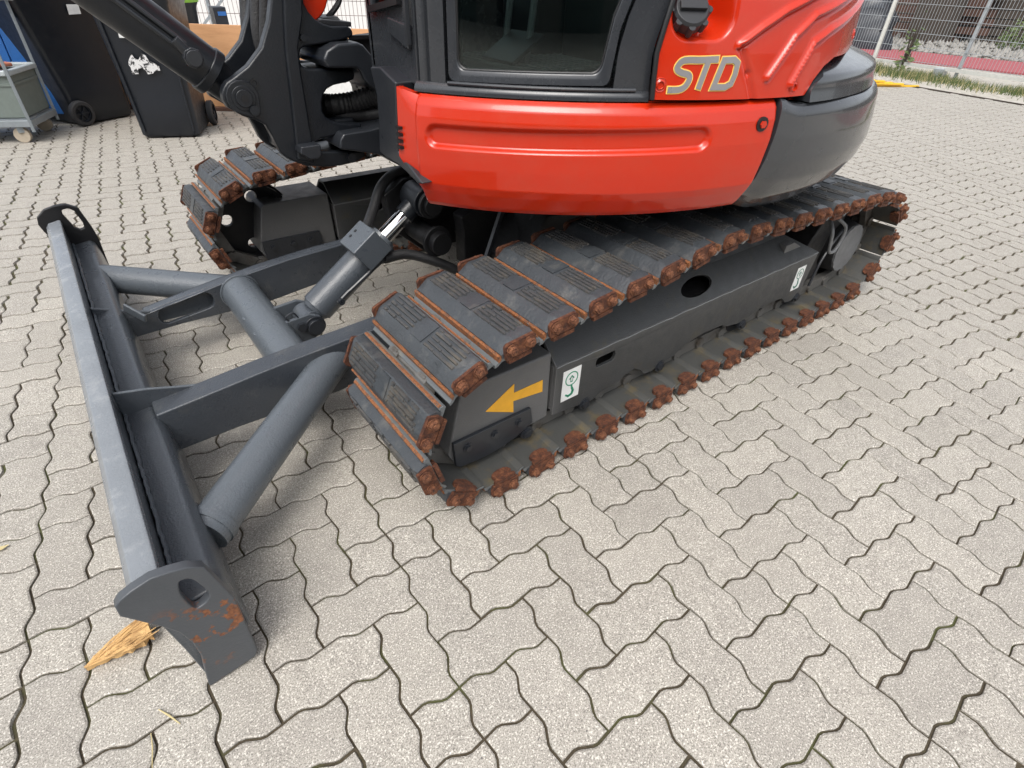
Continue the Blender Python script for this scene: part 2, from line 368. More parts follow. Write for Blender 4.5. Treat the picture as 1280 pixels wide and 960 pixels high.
def stone_geo(i, j, w, h, lod):
    P = outline(i, j, w, h)
    if lod < 2: P = rounded(P)
    P = [lat(*q) for q in P]
    area = sum(P[k-1][0]*P[k][1]-P[k][0]*P[k-1][1] for k in range(len(P)))
    if area < 0: P = P[::-1]
    dz = random.uniform(-.0012, .0012); tx, ty = random.uniform(-.008, .008), random.uniform(-.008, .008)
    cx = sum(p[0] for p in P)/len(P); cy = sum(p[1] for p in P)/len(P)
    rot = random.uniform(-.005, .005); sx, sy = random.uniform(-.0005, .0005), random.uniform(-.0005, .0005)
    P = [(cx+(x-cx)-(y-cy)*rot+sx, cy+(y-cy)+(x-cx)*rot+sy) for x, y in P]
    g = random.uniform(.0022, .0031) if math.dist((cx, cy), (-.8, -.8)) < 2.6 else random.uniform(.0026, .0036)
    A = inset(P, g); B = inset(P, g+.0035); n = len(P)
    tilt = lambda q: dz+(q[0]-cx)*tx+(q[1]-cy)*ty
    top = [(x, y, tilt((x, y))) for x, y in B]; mid = [(x, y, tilt((x, y))-.0022) for x, y in A]
    f = [tuple(range(n))]
    if lod == 0:
        low = [(x, y, -.03) for x, y in A]; v = top+mid+low
        f += [(n+k, n+(k+1) % n, (k+1) % n, k) for k in range(n)]+[(2*n+k, 2*n+(k+1) % n, n+(k+1) % n, n+k) for k in range(n)]
    else:
        low = [(x, y, -.012) for x, y in A]; v = top+low
        f += [(n+k, n+(k+1) % n, (k+1) % n, k) for k in range(n)]
    return v, f, (cx, cy)
stones = []
for i in range(-40, 100):
    for j in range(-90, 50):
        s4 = (i+j) % 4
        if s4 == 0:
            split = any((i-4-7*m) == 0 and (j-m) % 4 == 0 for m in (-4, -3, -2, -1, 0, 1, 2, 3, 4, 5, 6, 7, 8))
            cand = [(i, j, 1, 1), (i+1, j, 1, 1)] if split else [(i, j, 2, 1)]
        elif s4 == 2: cand = [(i, j, 1, 2)]
        else: continue
        for c in cand:
            x, y = lat(c[0]+c[2]/2, c[1]+c[3]/2)
            if y > 8.9 or x > kerb_x(y)-.04 or x < -4 or y < -4: continue
            p = to_px(x, y)
            d = math.dist((x, y, 0), cam.location)
            if p is None: p = (-999, -999)
            vis = -50 <= p[0] <= 1330 and 0 <= p[1] <= 1030 and not (.0 < x < 1.9 and .06 < y < .9)
            stones.append((d if vis else d+100, c))
stones.sort(key=lambda t: t[0])
rest = MB()
for k, (d, c) in enumerate(stones):
    v, f, (cx, cy) = stone_geo(*c, 0 if k < 300 else (1 if d % 100 < 5 else 2))
    if k < 300 and d < 100:
        mb = MB().add([(a-cx, b_-cy, z) for a, b_, z in v], f)
        o = link('paving_stone', mb.mesh('paving_stone', 'paver', 0), pavement); o.location = (cx, cy, 0)
    else: rest.add(v, f)
obj('paving_stones', rest, 'paver', pavement, smooth=0, kind='stuff')

# ------------------------------------------------------------------ excavator
EX = thing('excavator', 'orange red and charcoal crawler excavator with grey dozer blade parked on the paving', 'excavator')
SC = (.86, .99)       # slew centre
# ---- crawler tracks
BOLT = [(-.185, .494), (-.03, .504), (.1, .516), (.236, .530), (.37, .537), (.5, .552), (.62, .570), (.72, .574), (.87, .568), (1.0, .554), (1.15, .545), (1.3, .536), (1.45, .526), (1.6, .518), (1.75, .513), (1.85, .495)]
IDL = (-.185, .257); SPR = (1.85, .257); RB = .232; OFF = .045
def track_path():
    pts = []
    for k in range(13): a = radians(270-180*k/12); pts.append((IDL[0]+(RB-OFF)*cos(a), IDL[1]+(RB-OFF)*sin(a)))
    cm = [(x, z-OFF) for x, z in BOLT[1:-1]]; pts += cm
    for k in range(13): a = radians(90-180*k/12); pts.append((SPR[0]+(RB-OFF)*cos(a), SPR[1]+(RB-OFF)*sin(a)))
    pts += [(SPR[0]-(SPR[0]-IDL[0])*k/24, .070) for k in range(1, 24)]
    return pts
def resample(P, n, phase):
    L = [0]
    for k in range(len(P)): L.append(L[-1]+math.dist(P[k], P[(k+1) % len(P)]))
    T = L[-1]; out = []
    for i in range(n):
        s = ((i+phase)/n*T) % T
        k = max(q for q in range(len(P)) if L[q] <= s); t = (s-L[k])/(L[k+1]-L[k]); a, b = P[k], P[(k+1) % len(P)]
        out.append((a[0]+(b[0]-a[0])*t, a[1]+(b[1]-a[1])*t))
    return out, T
W = .40
# meshes of one shoe; local x = travel, y = across (0..W), z = outwards
steel = MB()
prof = [(-.065, .018), (-.065, .026), (-.060, .032), (-.055, .032), (-.052, .028), (.052, .028), (.060, .018), (.069, .014), (.070, .007), (.060, .009), (.050, .016)]
steel.prism(prof, 'y', .006, W-.006)
steel_me = steel.mesh('track_shoe', ['shoe', 'shoe_under'], 30)
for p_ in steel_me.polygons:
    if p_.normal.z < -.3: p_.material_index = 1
lip = MB(); lip.prism([(.051, .024), (.051, .036), (.055, .039), (.059, .035), (.059, .018)], 'y', .004, W-.004); lip.prism([(-.065, .024), (-.063, .034), (-.059, .035), (-.056, .030), (-.057, .024)], 'y', .010, W-.010); lip_me = lip.mesh('shoe_lip', 'lip', 30)
def pad_mesh(seed):
    rnd = random.Random(seed); pad = MB(); nv = 26
    x0, x1, t0, t1 = -.052, .050, -.045, .022
    # chamfered block with slightly chewed long edges
    rows = []
    for k in range(nv+1):
        y = .004+(W-.008)*k/nv; j = lambda a: rnd.uniform(-a, a)
        e = .004 if k in (0, nv) else 0
        rows.append([(x0, y, .027), (x0+j(.0008), y, .040+j(.001)), (t0+j(.0022), y, .0605-e+j(.0015)), (t0+.008, y, .0630-e+j(.0006)), (-.012, y, .0620-e+j(.0009)), (.006, y, .0620-e+j(.0009)), (t1-.008, y, .0628-e+j(.0006)), (t1+j(.0022), y, .0602-e+j(.0015)), (x1+j(.0008), y, .037+j(.001)), (x1, y, .027)])
    nn = len(rows[0]); v = [p for r_ in rows for p in r_]
    f = [(a*nn+b, a*nn+b+1, (a+1)*nn+b+1, (a+1)*nn+b) for a in range(nv) for b in range(nn-1)]
    f += [tuple(range(nn)), tuple(range(nv*nn, nv*nn+nn))[::-1]]
    pad.add(v, f); pad.cur = 1
    # two groups of lengthwise ridges, a plain patch between them
    for (y0, y1) in ((.030, .165), (.232, .372)):
        for r in range(5):
            cx = -.0375+r*.0128
            seg = y0+rnd.uniform(0, .012)
            while seg < y1:
                e = min(y1, seg+rnd.uniform(.03, .11)); h = rnd.uniform(.0028, .0055); w = rnd.uniform(.0034, .0050); o_ = rnd.uniform(-.0007, .0007)
                pad.add([(cx-w+o_, seg, .060), (cx+w+o_, seg, .060), (cx+w*.7+o_, seg+.002, .0625+h), (cx-w*.7+o_, seg+.002, .0625+h), (cx-w+o_, e, .060), (cx+w+o_, e, .060), (cx+w*.7+o_, e-.002, .0625+h), (cx-w*.7+o_, e-.002, .0625+h)],
                        [(0,3,2,1),(4,5,6,7),(0,1,5,4),(1,2,6,5),(2,3,7,6),(3,0,4,7)])
                seg = e+rnd.uniform(.001, .006)
    pad.cur = 0
    pad.box((-.042, .176, .055), (.018, .222, .0652))
    return pad.mesh('rubber_pad', ['rubber', 'ridge'], 30)
pad_mes = [pad_mesh(s_) for s_ in range(6)]
def endp(seed):
    rnd = random.Random(seed+50)
    ep = [(-.040, .063), (.036, .064), (.044, .056), (.045, .036), (.041, .021), (-.041, .021), (-.046, .036), (-.045, .056)]
    ep = [(x+rnd.uniform(-.0015, .0015), z+rnd.uniform(-.0015, .0015)) for x, z in ep]
    tg = [(-.040, -.003), (.040, -.003), (.041, .008), (.030, .011), (.037, .020), (.033, .033), (.020, .041), (0, .043), (-.020, .041), (-.033, .033), (-.037, .020), (-.030, .011), (-.041, .008)]
    tg = [(x*.84, y*.84) for x, y in tg]; tg = [(x+rnd.uniform(-.0015, .0015), y+rnd.uniform(-.0015, .0015)) for x, y in tg]
    return MB().prism(ep, 'y', -.004, .005).prism(tg, 'z', .006, .018).mesh('end_plate', 'rust', 30)
end_mes = [endp(s_) for s_ in range(4)]
blt = MB().cyl((0, 0, 0), (0, -.0125, 0), .0125, .0118, n=6).cyl((0, -.0125, 0), (0, -.015, 0), .0075, .0065, n=8).cyl((0, .001, 0), (0, -.003, 0), .0155, n=10)
bolt_me = blt.mesh('bolt', 'boltrust', 30)
lk = MB()
for y in (.130, .270):
    pr = [(-.085, -.020), (-.060, -.032), (.045, -.032), (.075, -.020), (.085, 0), (.075, .014), (-.075, .014), (-.088, .0)]
    lk.prism(pr, 'y', y-.013, y+.013)
    lk.cyl((.0675, y-.022, -.006), (.0675, y+.022, -.006), .022, n=14)
lk.cyl((.0675, .13, -.006), (.0675, .27, -.006), .017, n=14)
link_me = lk.mesh('track_link', 'link', 30)
def build_track(y0, phase, N=39, dx=0):
    P, T = resample(track_path(), N, phase)
    for k in range(N):
        a = Vector(P[k]); b = Vector(P[(k+1) % N]); d = (b-a); c = (a+b)/2
        t = Vector((d.x, 0, d.y)).normalized(); n = Vector((-t.z, 0, t.x))      # outwards (path runs clockwise seen from -y)
        mat = Matrix(((-t.x, 0, n.x, c.x+dx), (0, 1, 0, y0), (-t.z, 0, n.z, c.y), (0, 0, 0, 1)))
        rnd = random.Random(k*31+int(y0*10))
        s = link('track_shoe', steel_me, EX); s.matrix_world = mat @ Matrix.Rotation(rnd.uniform(-.015, .015), 4, 'Y')
        q = link('rubber_pad', pad_mes[rnd.randrange(6)], s)
        if rnd.random() < .5: q.matrix_local = Matrix.Translation((0, W, 0)) @ Matrix.Diagonal((1, -1, 1, 1)) if False else Matrix.Identity(4)
        link('shoe_lip', lip_me, s); link('track_link', link_me, s)
        for side, yy in ((1, 0), (-1, W)):
            e = link('end_plate', end_mes[rnd.randrange(4)], s); e.location = (0, yy, 0); e.scale = (1, side, 1)
            for bx in (-.0265, .0265):
                o = link('bolt', bolt_me, s); o.location = (bx+rnd.uniform(-.001, .001), yy-.004*side, .045); o.scale = (1, side, 1); o.rotation_euler = (0, rnd.uniform(0, 6), 0)
build_track(0.0, .30)
build_track(1.58, .25, dx=-.08)

def track_assembly(y0, decals, far=False, dx=0):
    before = set(EX.children)
    Y = lambda v: y0+v
    # scalloped side plate with the pressed hole
    bot = [(.078, .116), (.131, .110), (.25, .097), (.285, .114), (.32, .116), (.35, .108), (.385, .134), (.44, .143), (.475, .120), (.498, .096), (.544, .094), (.60, .110), (.65, .112), (.69, .138), (.80, .152), (.92, .146), (.96, .128), (1.03, .116), (1.10, .118), (1.15, .136), (1.25, .142), (1.34, .132), (1.38, .102), (1.43, .094), (1.487, .116)]
    side = bot+[(1.522, .290), (.078, .292)]
    hole = rrect(.242, .226, .325, .262, .014)
    fr = MB()
    if far: face = (Y(.31)-.004, Y(.31)+.004)
    fr.prism(side, 'y', Y(.082), Y(.094), holes=[hole]); fr.prism(side, 'y', Y(.306), Y(.318))
    fr.prism([(.235, .216), (.335, .216), (.335, .27), (.235, .27)], 'y', Y(.094), Y(.097)) if False else None
    # sloping shoulder plates and top, with the dark oval opening
    a = Vector((0, Y(.088), .291)); b = Vector((0, Y(.176), .372)); u2 = (b-a); hgt = u2.length; u2.normalize()
    nrm = Vector((1, 0, 0)).cross(u2)
    ov = [(.757+.084*cos(t*pi/9)+(.012*sin(t*pi/9)), hgt*.52+.034*sin(t*pi/9)) for t in range(18)]
    fr.prism_at([(.078, 0), (1.524, 0), (1.36, hgt), (.078, hgt)], a, (1, 0, 0), u2, nrm, -.006, .006, holes=[ov])
    a2 = Vector((0, Y(.312), .291)); u3 = Vector((0, -.088, .081)).normalized()
    fr.prism_at([(.078, 0), (1.524, 0), (1.36, hgt), (.078, hgt)], a2, (1, 0, 0), u3, Vector((1, 0, 0)).cross(u3), -.006, .006)
    fr.box((.078, Y(.172), .364), (1.36, Y(.228), .375))
    fr.box((.078, Y(.094), .13), (.086, Y(.306), .29))
    fr.prism([(1.50, .13), (1.515, .285), (1.36, .36), (1.30, .36), (1.30, .13)], 'y', Y(.120), Y(.280))
    F = obj('track_frame', fr, 'frame', EX, bevel=.002)
    obj('ridge_highlight', MB().tube([(.080+(1.522-.080)*k/40, Y(.0825)+.0015*sin(k*2.1), .2915+.0008*sin(k*1.3)) for k in range(41)], .0022, 6), 'hosegrey', F)  # pale strip painting the highlight along the frame ridge
    ins = MB().box((.15, Y(.130), .17), (1.25, Y(.27), .30)); obj('frame_inner_beam', ins, 'black', F)
    ring_ = [(x*1.0, z) for x, z in rrect(.232, .218, .335, .270, .018)]
    # front yoke
    yk = [(-0.241, 0.347), (0.05, 0.345), (0.065, 0.119), (-0.272, 0.108)]
    yo = MB().prism([(-.240, .335), (-.225, .348), (.062, .347), (.066, .112), (-.262, .100), (-.285, .150)], 'y', Y(.09), Y(.31))
    K = obj('track_yoke', yo, 'frame', EX, bevel=.007)
    ws = MB().prism([(-0.274, 0.192), (-0.011, 0.191), (-0.003, 0.134), (-0.058, 0.107), (-0.119, 0.093), (-0.189, 0.09), (-0.255, 0.098), (-0.268, 0.109)], 'y', Y(.078), Y(.090))
    S = obj('wear_strip', ws, 'grey', K, bevel=.002)
    for q in [(-0.23, 0.159), (-0.139, 0.159), (-0.055, 0.159)]:
        obj('bolt', MB().cyl((q[0], Y(.078), q[1]), (q[0], Y(.069), q[1]), .010, n=6).cyl((q[0], Y(.079), q[1]), (q[0], Y(.075), q[1]), .014, n=16), 'grey', K)
    # rollers with shaft ends
    for x in (-.02, .215, .575, 1.07, 1.47):
        r = MB().rings((x, Y(.115), .105), (0, 1, 0), [(0, .02), (0, .052), (.03, .058), (.045, .042), (.125, .042), (.14, .058), (.17, .052), (.17, .02)], 20)
        R = obj('track_roller', r, 'black', EX)
        obj('shaft_bolt', MB().cyl((x, Y(.115), .100), (x, Y(.072), .100), .015, n=6).cyl((x, Y(.115), .100), (x, Y(.080), .100), .022, n=16), 'grey', R)
    # idler wheel with lightening holes
    hs = [[(IDL[0]+.105*cos(radians(a0))+.026*cos(t*pi/6), IDL[1]+.105*sin(radians(a0))+.026*sin(t*pi/6)) for t in range(12)] for a0 in (170, 260, 350, 80)]
    rim = [(IDL[0]+.172*cos(t*pi/18), IDL[1]+.172*sin(t*pi/18)) for t in range(36)]
    I = MB().prism(rim, 'y', Y(.190), Y(.212), holes=hs)
    I.rings((IDL[0], Y(.145), IDL[1]), (0, 1, 0), [(0, .150), (0, .168), (.03, .168), (.034, .178), (.076, .178), (.08, .168), (.11, .168), (.11, .150), (0, .150)], 40)
    obj('idler_wheel', I, 'black', EX)
    # sprocket, travel motor and its grey cover disc
    sp = MB(); tp = []
    for k in range(42):
        a = 2*pi*k/42; rr = .188 if k % 2 else .165; tp.append((SPR[0]+rr*cos(a), SPR[1]+rr*sin(a)))
    sp.prism(tp, 'y', Y(.188), Y(.212)); obj('drive_sprocket', sp, 'black', EX)
    MC = (1.826, .238)
    mo = MB().rings((MC[0], Y(.095), MC[1]), (0, 1, 0), [(0, .09), (0, .108), (.012, .112), (.06, .118), (.10, .125), (.22, .125), (.22, .02)], 40)
    T_ = obj('travel_motor', mo, 'black', EX)
    dk = MB(); pts = [(MC[0]+(.104+(.003 if k % 4 < 2 else 0))*cos(k*pi/36), MC[1]+(.104+(.003 if k % 4 < 2 else 0))*sin(k*pi/36)) for k in range(72)]
    dk.prism(pts, 'y', Y(.086), Y(.0955)); D = obj('motor_cover', dk, 'mcover', T_)
    for k in range(10):
        a = radians(36*k+10); x, z = MC[0]+.088*cos(a), MC[1]+.088*sin(a)
        dk2 = MB().cyl((x, Y(.086), z), (x, Y(.081), z), .006, n=6)
    br = MB().prism([(1.50, .12), (1.53, .30), (1.60, .40), (1.78, .42), (1.79, .36), (1.70, .30), (1.68, .20), (1.72, .12), (1.6, .10)], 'y', Y(.135), Y(.26))
    obj('motor_bracket', br, 'black', EX, bevel=.006)
    obj('motor_hose', MB().tube(catmull([(1.63, Y(.13), .40), (1.60, Y(.09), .36), (1.63, Y(.085), .27), (1.69, Y(.085), .27), (1.72, Y(.09), .35), (1.66, Y(.11), .40)], 8), .007, 8), 'hosegrey', T_)
    obj('guard_rim', MB().tube(catmull([(1.74, Y(.1), .36), (1.66, Y(.095), .30), (1.60, Y(.092), .22), (1.575, Y(.09), .12)], 8), .006, 8), 'grey', F)
    if decals:
        obj('arrow_sticker', MB().prism([(-0.163, 0.245), (-0.069, 0.297), (-0.069, 0.266), (0.034, 0.266), (0.036, 0.224), (-0.07, 0.238), (-0.068, 0.197)], 'y', Y(.0885), Y(.090)), 'yellow', K, smooth=0, label='yellow arrow pointing to the front')
        for (x0, z0, x1, z1, nm) in ((.107, .154, .178, .266, 'green'), (1.388, .152, 1.452, .256, 'dgreen')):
            st = obj('lashing_point_sticker', MB().prism([(x0, z0), (x1, z0), (x1, z1), (x0, z1)], 'y', Y(.0808), Y(.082)), 'white', F, smooth=0)
            g = MB(); w = x1-x0; cx = (x0+x1)/2; cz = z1-w*.50; r = w*.36; yy = (Y(.0800), Y(.0808))
            ring_o = [(cx+r*cos(t*pi/12), cz+r*sin(t*pi/12)) for t in range(24)]; ring_i = [(cx+r*.86*cos(t*pi/12), cz+r*.86*sin(t*pi/12)) for t in range(24)]
            g.prism(ring_o, 'y', *yy, holes=[ring_i])
            s_ = r*.6; A = [(cx-s_*.3, cz-s_*.8), (cx+s_*.3, cz-s_*.8), (cx+s_*.3, cz), (cx+s_*.75, cz), (cx, cz+s_*.85), (cx-s_*.75, cz), (cx-s_*.3, cz)]
            Ai = [(cx+(x-cx)*.68, cz+(z-cz)*.68-.0006) for x, z in A]
            g.prism(A, 'y', *yy, holes=[Ai])
            hk = [(cx+.002, cz-r), (cx+.004, cz-r-.010), (cx+.010, cz-r-.022), (cx+.006, cz-r-.034), (cx-.008, cz-r-.038), (cx-.018, cz-r-.030)]
            for p0, p1, ww in zip(hk, hk[1:], (.006, .008, .010, .009, .006)):
                g.bar((p0[0], Y(.0804), p0[1]), (p1[0], Y(.0804), p1[1]), .0008, ww, up=(1, 0, .3)) if False else g.prism_at([(0, -ww/2), (math.dist(p0, p1)+.002, -ww/2), (math.dist(p0, p1)+.002, ww/2), (0, ww/2)], (p0[0], Y(.0808), p0[1]), (p1[0]-p0[0], 0, p1[1]-p0[1]), (-(p1[1]-p0[1]), 0, p1[0]-p0[0]), (0, -1, 0), 0, .0008)
            obj('hook_and_arrow_print', g, nm, st, smooth=0)
    if dx:
        for o in EX.children:
            if o not in before and o.name.startswith('idler_wheel'): o.location.x += dx
track_assembly(0, True); track_assembly(1.58, False, dx=-.08)

# ---- undercarriage centre
cb = MB(); cb.prism([(.35, .24), (1.30, .24), (1.38, .34), (1.30, .52), (.42, .52), (.30, .36)], 'y', .55, 1.43)
cb.box((.40, .28, .20), (.62, .62, .38)).box((1.02, .28, .20), (1.24, .62, .38)).box((.40, 1.36, .20), (.62, 1.70, .38)).box((1.02, 1.36, .20), (1.24, 1.70, .38))
CBO = obj('centre_frame', cb, 'black', EX, bevel=.01)
obj('slew_ring', MB().rings((*SC, .50), (0, 0, 1), [(0, .36), (.05, .37), (.05, .40), (.12, .40), (.12, .37), (.18, .37)], 48), 'black', EX)
bx = MB().prism([(.05, .40), (.02, .54), (.10, .585), (.40, .56), (.42, .30), (.16, .30)], 'y', .975, 1.03); bx.prism([(.20, .44), (.19, .50), (.24, .52), (.40, .50), (.42, .30), (.20, .32)], 'y', .74, .80)
obj('cylinder_bracket', bx, 'black', EX, bevel=.005)
for q0, q1 in (((.20, .62, .36), (.36, .66, .66)), ((.34, .60, .36), (.50, .64, .66))):
    obj('guide_strut', MB().bar(q0, q1, .012, .02), 'grey', CBO)

# ---- dozer blade
mold = MB()
mp_ = [(-.955, .005), (-.962, .13), (-.972, .24), (-.981, .326), (-.9355, .330), (-.9355, .01)]
mold.prism(mp_, 'y', -.045, 1.925)
B0 = obj('dozer_blade', mold, 'blade', EX, bevel=.003)
tb = MB().prism([(-.9350, .225), (-.930, .246), (-.872, .252), (-.858, .240), (-.850, .200), (-.845, .110), (-.862, .060), (-.9350, .045)], 'y', -.040, 1.92)
obj('torsion_tube', tb, 'blade', B0, bevel=.006, segs=3, smooth=50)
lipm = MB().prism([(-.987, .318), (-.986, .332), (-.975, .346), (-.940, .353), (-.9335, .351), (-.9335, .327), (-.980, .3265)], 'y', -.042, 1.90)
obj('blade_lip', lipm, 'strip', B0, bevel=.0025)
obj('weld_bead', MB().tube([(-.929+random.uniform(-.0015, .0015), -.04+k*.012, .250+random.uniform(-.0012, .0012)) for k in range(163)], .0045, 6), 'blade', B0)
epn = [(-1.004, 0.343), (-0.993, 0.355), (-0.976, 0.362), (-0.944, 0.37), (-0.916, 0.365), (-0.892, 0.357), (-0.871, 0.339), (-0.862, 0.291), (-0.851, 0.226), (-0.852, 0.167), (-0.855, 0.03), (-0.863, 0.014), (-0.959, 0), (-0.952, 0.052), (-0.943, 0.107), (-0.943, 0.156), (-0.952, 0.207), (-0.968, 0.244), (-0.991, 0.289), (-1.006, 0.318)]
hol = [(-0.914, 0.328), (-0.908, 0.332), (-0.896, 0.325), (-0.888, 0.299), (-0.883, 0.269), (-0.889, 0.254), (-0.902, 0.246), (-0.912, 0.248), (-0.918, 0.28), (-0.919, 0.304)]
def csmooth(L_, n=3):
    m_ = len(L_); out = []
    for k in range(m_):
        a, b, c, d = (Vector(L_[(k+q) % m_]) for q in (-1, 0, 1, 2))
        for t in range(n): t /= n; v = .5*((2*b)+(-a+c)*t+(2*a-5*b+4*c-d)*t*t+(-a+3*b-3*c+d)*t**3); out.append((v.x, v.y))
    return out
o_ = obj('end_plate', MB().prism(epn, 'y', -.062, -.042, holes=[csmooth(hol)]), 'endplate', B0, bevel=.005, smooth=40, label='near side plate of the blade with rust spots and a slotted hole')
epf = [(-1.006, .345), (-1.00, .370), (-.97, .395), (-.93, .405), (-.895, .405), (-.862, .385), (-.845, .30), (-.840, .25), (-.850, .03), (-.955, 0), (-.958, .126), (-.97, .24), (-1.0, .315)]
hof = [(-.915, .385), (-.893, .388), (-.878, .375), (-.868, .325), (-.870, .305), (-.885, .300), (-.900, .312), (-.918, .368)]
obj('end_plate', MB().prism(epf, 'y', 1.905, 1.925, holes=[hof]), 'black', B0, bevel=.004, smooth=40, label='far side plate of the blade with a slotted hole, shade painted in as black')  # far plate's shade is put into its colour; near plate is grey
# push arms
def arm(ya, yb, ztab, mat='blade', slots=()):
    xs_ = [-.866, -.80, -.70, -.60, -.50, -.40, -.29, -.15, 0, .15]
    topl = [(x, lerp_tab(ztab, x)) for x in xs_]
    botl = [(x, lerp_tab([(-.866, .130), (-.7, .135), (-.4, .13), (.15, .19)], x)) for x in xs_]
    hs = slots
    c = MB().prism(topl+botl[::-1], 'y', ya, yb, holes=hs); return c
ZN = [(-.87, .262), (-.75, .272), (-.55, .292), (-.3, .305), (0, .32), (.15, .32)]
ZF = [(-.87, .215), (-.80, .205), (-.76, .21), (-.5, .255), (-.28, .280), (0, .292), (.15, .292)]
an = arm(.540, .612, ZN)
an.prism([(-.934, .20), (-.934, .322), (-.86, .305), (-.80, .285), (-.75, .27), (-.75, .20)], 'y', .604, .614)
obj('push_arm', an, 'blade', B0, bevel=.006, segs=3)
sl = [(x, z) for x, z in [(-.60+.022*cos(a*pi/6), .198+.030*sin(a*pi/6)) for a in range(-3, 4)]+[(-.74+.022*cos(a*pi/6), .180+.030*sin(a*pi/6)) for a in range(3, 10)]]
af = arm(1.225, 1.243, ZF, slots=[sl]); af.prism([(x, lerp_tab(ZF, x)) for x in (-.80, -.6, -.4, -.2, 0, .15)]+[(x, lerp_tab(ZF, x)-.016) for x in (.15, 0, -.2, -.4, -.6, -.80)], 'y', 1.243, 1.285)
af.prism([(x, lerp_tab(ZF, x)) for x in (-.80, -.6, -.4, -.2, 0, .15)]+[(x, .14) for x in (.15, -.80)], 'y', 1.272, 1.285)
af.prism([(-.934, .14), (-.934, .272), (-.83, .228), (-.78, .212), (-.78, .14)], 'y', 1.226, 1.238)
af.bar((-.845, 1.215, .255), (-.800, 1.150, .225), .010, .03)
obj('push_arm', af, 'blade', B0, bevel=.004, segs=2, label='far push arm with an oval slot')
obj('brace_tube', MB().cyl((-.862, .176, .168), (-.36, .595, .235), .051, n=32), 'blade', B0, smooth=40)
obj('weld_collar', MB().cyl((-.848, .188, .170), (-.832, .201, .172), .0545, n=32), 'blade', B0)
obj('brace_tube', MB().cyl((-.875, 1.62, .20), (-.46, 1.26, .185), .052, n=32), 'blade', B0, smooth=40)
obj('cross_tube', MB().cyl((-.485, .60, .200), (-.485, 1.23, .200), .064, n=36), 'blade', B0, smooth=40)
obj('weld_bead', MB().tube([(-.485+.066*cos(t*pi/12), 1.222, .20+.066*sin(t*pi/12)) for t in range(25)], .004, 6), 'blade', B0)
for y in (.842, .958):
    lg = MB().prism([(-.545, .235), (-.36, .250), (-.325, .232), (-.312, .200), (-.330, .165), (-.40, .145), (-.50, .15)], 'y', y-.008, y+.008)
    obj('cylinder_lug', lg, 'blade', B0, bevel=.003)
# ---- blade cylinder
P0 = Vector((-.350, .90, .204)); P1 = Vector((.121, .90, .533)); dcl = (P1-P0).normalized()
cy = MB().cyl(P0+dcl*.045, P0+dcl*.360, .055, n=36).cyl(P0+dcl*.03, P0+dcl*.055, .044, .054, n=36)
cy.cyl(P0+Vector((0, -.042, 0)), P0+Vector((0, .042, 0)), .040, n=30)
CY = obj('blade_cylinder', cy, 'blade', EX, bevel=.003, smooth=40)
obj('barrel_collar', MB().cyl(P0+dcl*.360, P0+dcl*.377, .059, n=36).cyl(P0+dcl*.377, P0+dcl*.387, .046, n=36), 'blade', CY)
nrm_ = Vector((-dcl.z, 0, dcl.x))
blk = MB(); bc = P0+dcl*.318+nrm_*.056+Vector((0, -.020, 0))
blk.prism_at([(-.052, -.066), (.052, -.066), (.052, .052), (-.052, .052)], bc, dcl, (0, 1, 0), nrm_, -.06, .036)
obj('port_block', blk, 'blade', CY, bevel=.005)
for dy in (-.012, .012):
    obj('cap_screw', MB().cyl(bc+nrm_*.036+Vector((0, .022+dy*0, 0))+dcl*dy, bc+nrm_*.0372+Vector((0, .022, 0))+dcl*dy, .006, n=12), 'seal', CY)
obj('cylinder_rod', MB().cyl(P0+dcl*.355, P1-dcl*.05, .029, n=32), 'chrome', CY)
obj('rod_eye', MB().cyl(P1-dcl*.085, P1-dcl*.03, .036, n=24).cyl(P1+Vector((0, -.055, 0)), P1+Vector((0, .055, 0)), .052, n=32), 'cast', CY, bevel=.004)
obj('pivot_pin', MB().cyl(P1+Vector((0, -.100, 0)), P1+Vector((0, .1, 0)), .034, n=24).cyl(P1+Vector((0, -.085, 0)), P1+Vector((0, -.070, 0)), .048, n=32), 'black', CY, bevel=.003)
obj('arm_pivot', MB().cyl((.128, .77, .405), (.128, 1.05, .405), .040, n=32).cyl((.128, .80, .405), (.128, .815, .405), .056, n=32), 'black', EX, bevel=.003)
obj('pivot_pin', MB().cyl(P0+Vector((0, -.085, 0)), P0+Vector((0, .085, 0)), .027, n=28).cyl(P0+Vector((0, -.074, 0)), P0+Vector((0, -.066, 0)), .036, n=28), 'grey', CY, bevel=.002)
obj('pin_lock_plate', MB().cyl(P0+Vector((-.045, -.080, .012)), P0+Vector((-.045, -.066, .012)), .016, n=6), 'grey', CY)
obj('fitting', MB().cyl(P0+dcl*.12+Vector((0, -.045, 0))-nrm_*.01, P0+dcl*.12+Vector((0, -.075, 0))-nrm_*.01, .011, n=12).cyl(P0+dcl*.11+Vector((0, -.058, 0))-nrm_*.01, P0+dcl*.165+Vector((0, -.058, 0))-nrm_*.01, .008, n=10), 'grey', CY)
obj('hydraulic_pipe', MB().tube([P0+dcl*.15+Vector((0, -.058, 0))-nrm_*.01, P0+dcl*.27+Vector((0, -.055, 0))-nrm_*.02, P0+dcl*.33+Vector((0, -.055, 0))-nrm_*.025], .0075, 10), 'grey', CY)
obj('hydraulic_hose', MB().tube(catmull([P0+dcl*.33+Vector((0, -.055, 0))-nrm_*.025, (.02, .84, .37), (.12, .80, .33), (.28, .76, .24), (.42, .8, .25)], 8), .018, 12), 'hose', CY)
obj('hydraulic_hose', MB().tube(catmull([bc+dcl*.03+Vector((0, .03, 0)), (-.03, .97, .50), (.03, 1.0, .57), (.12, 1.02, .60), (.25, 1.02, .58)], 8), .018, 12), 'hose', CY)
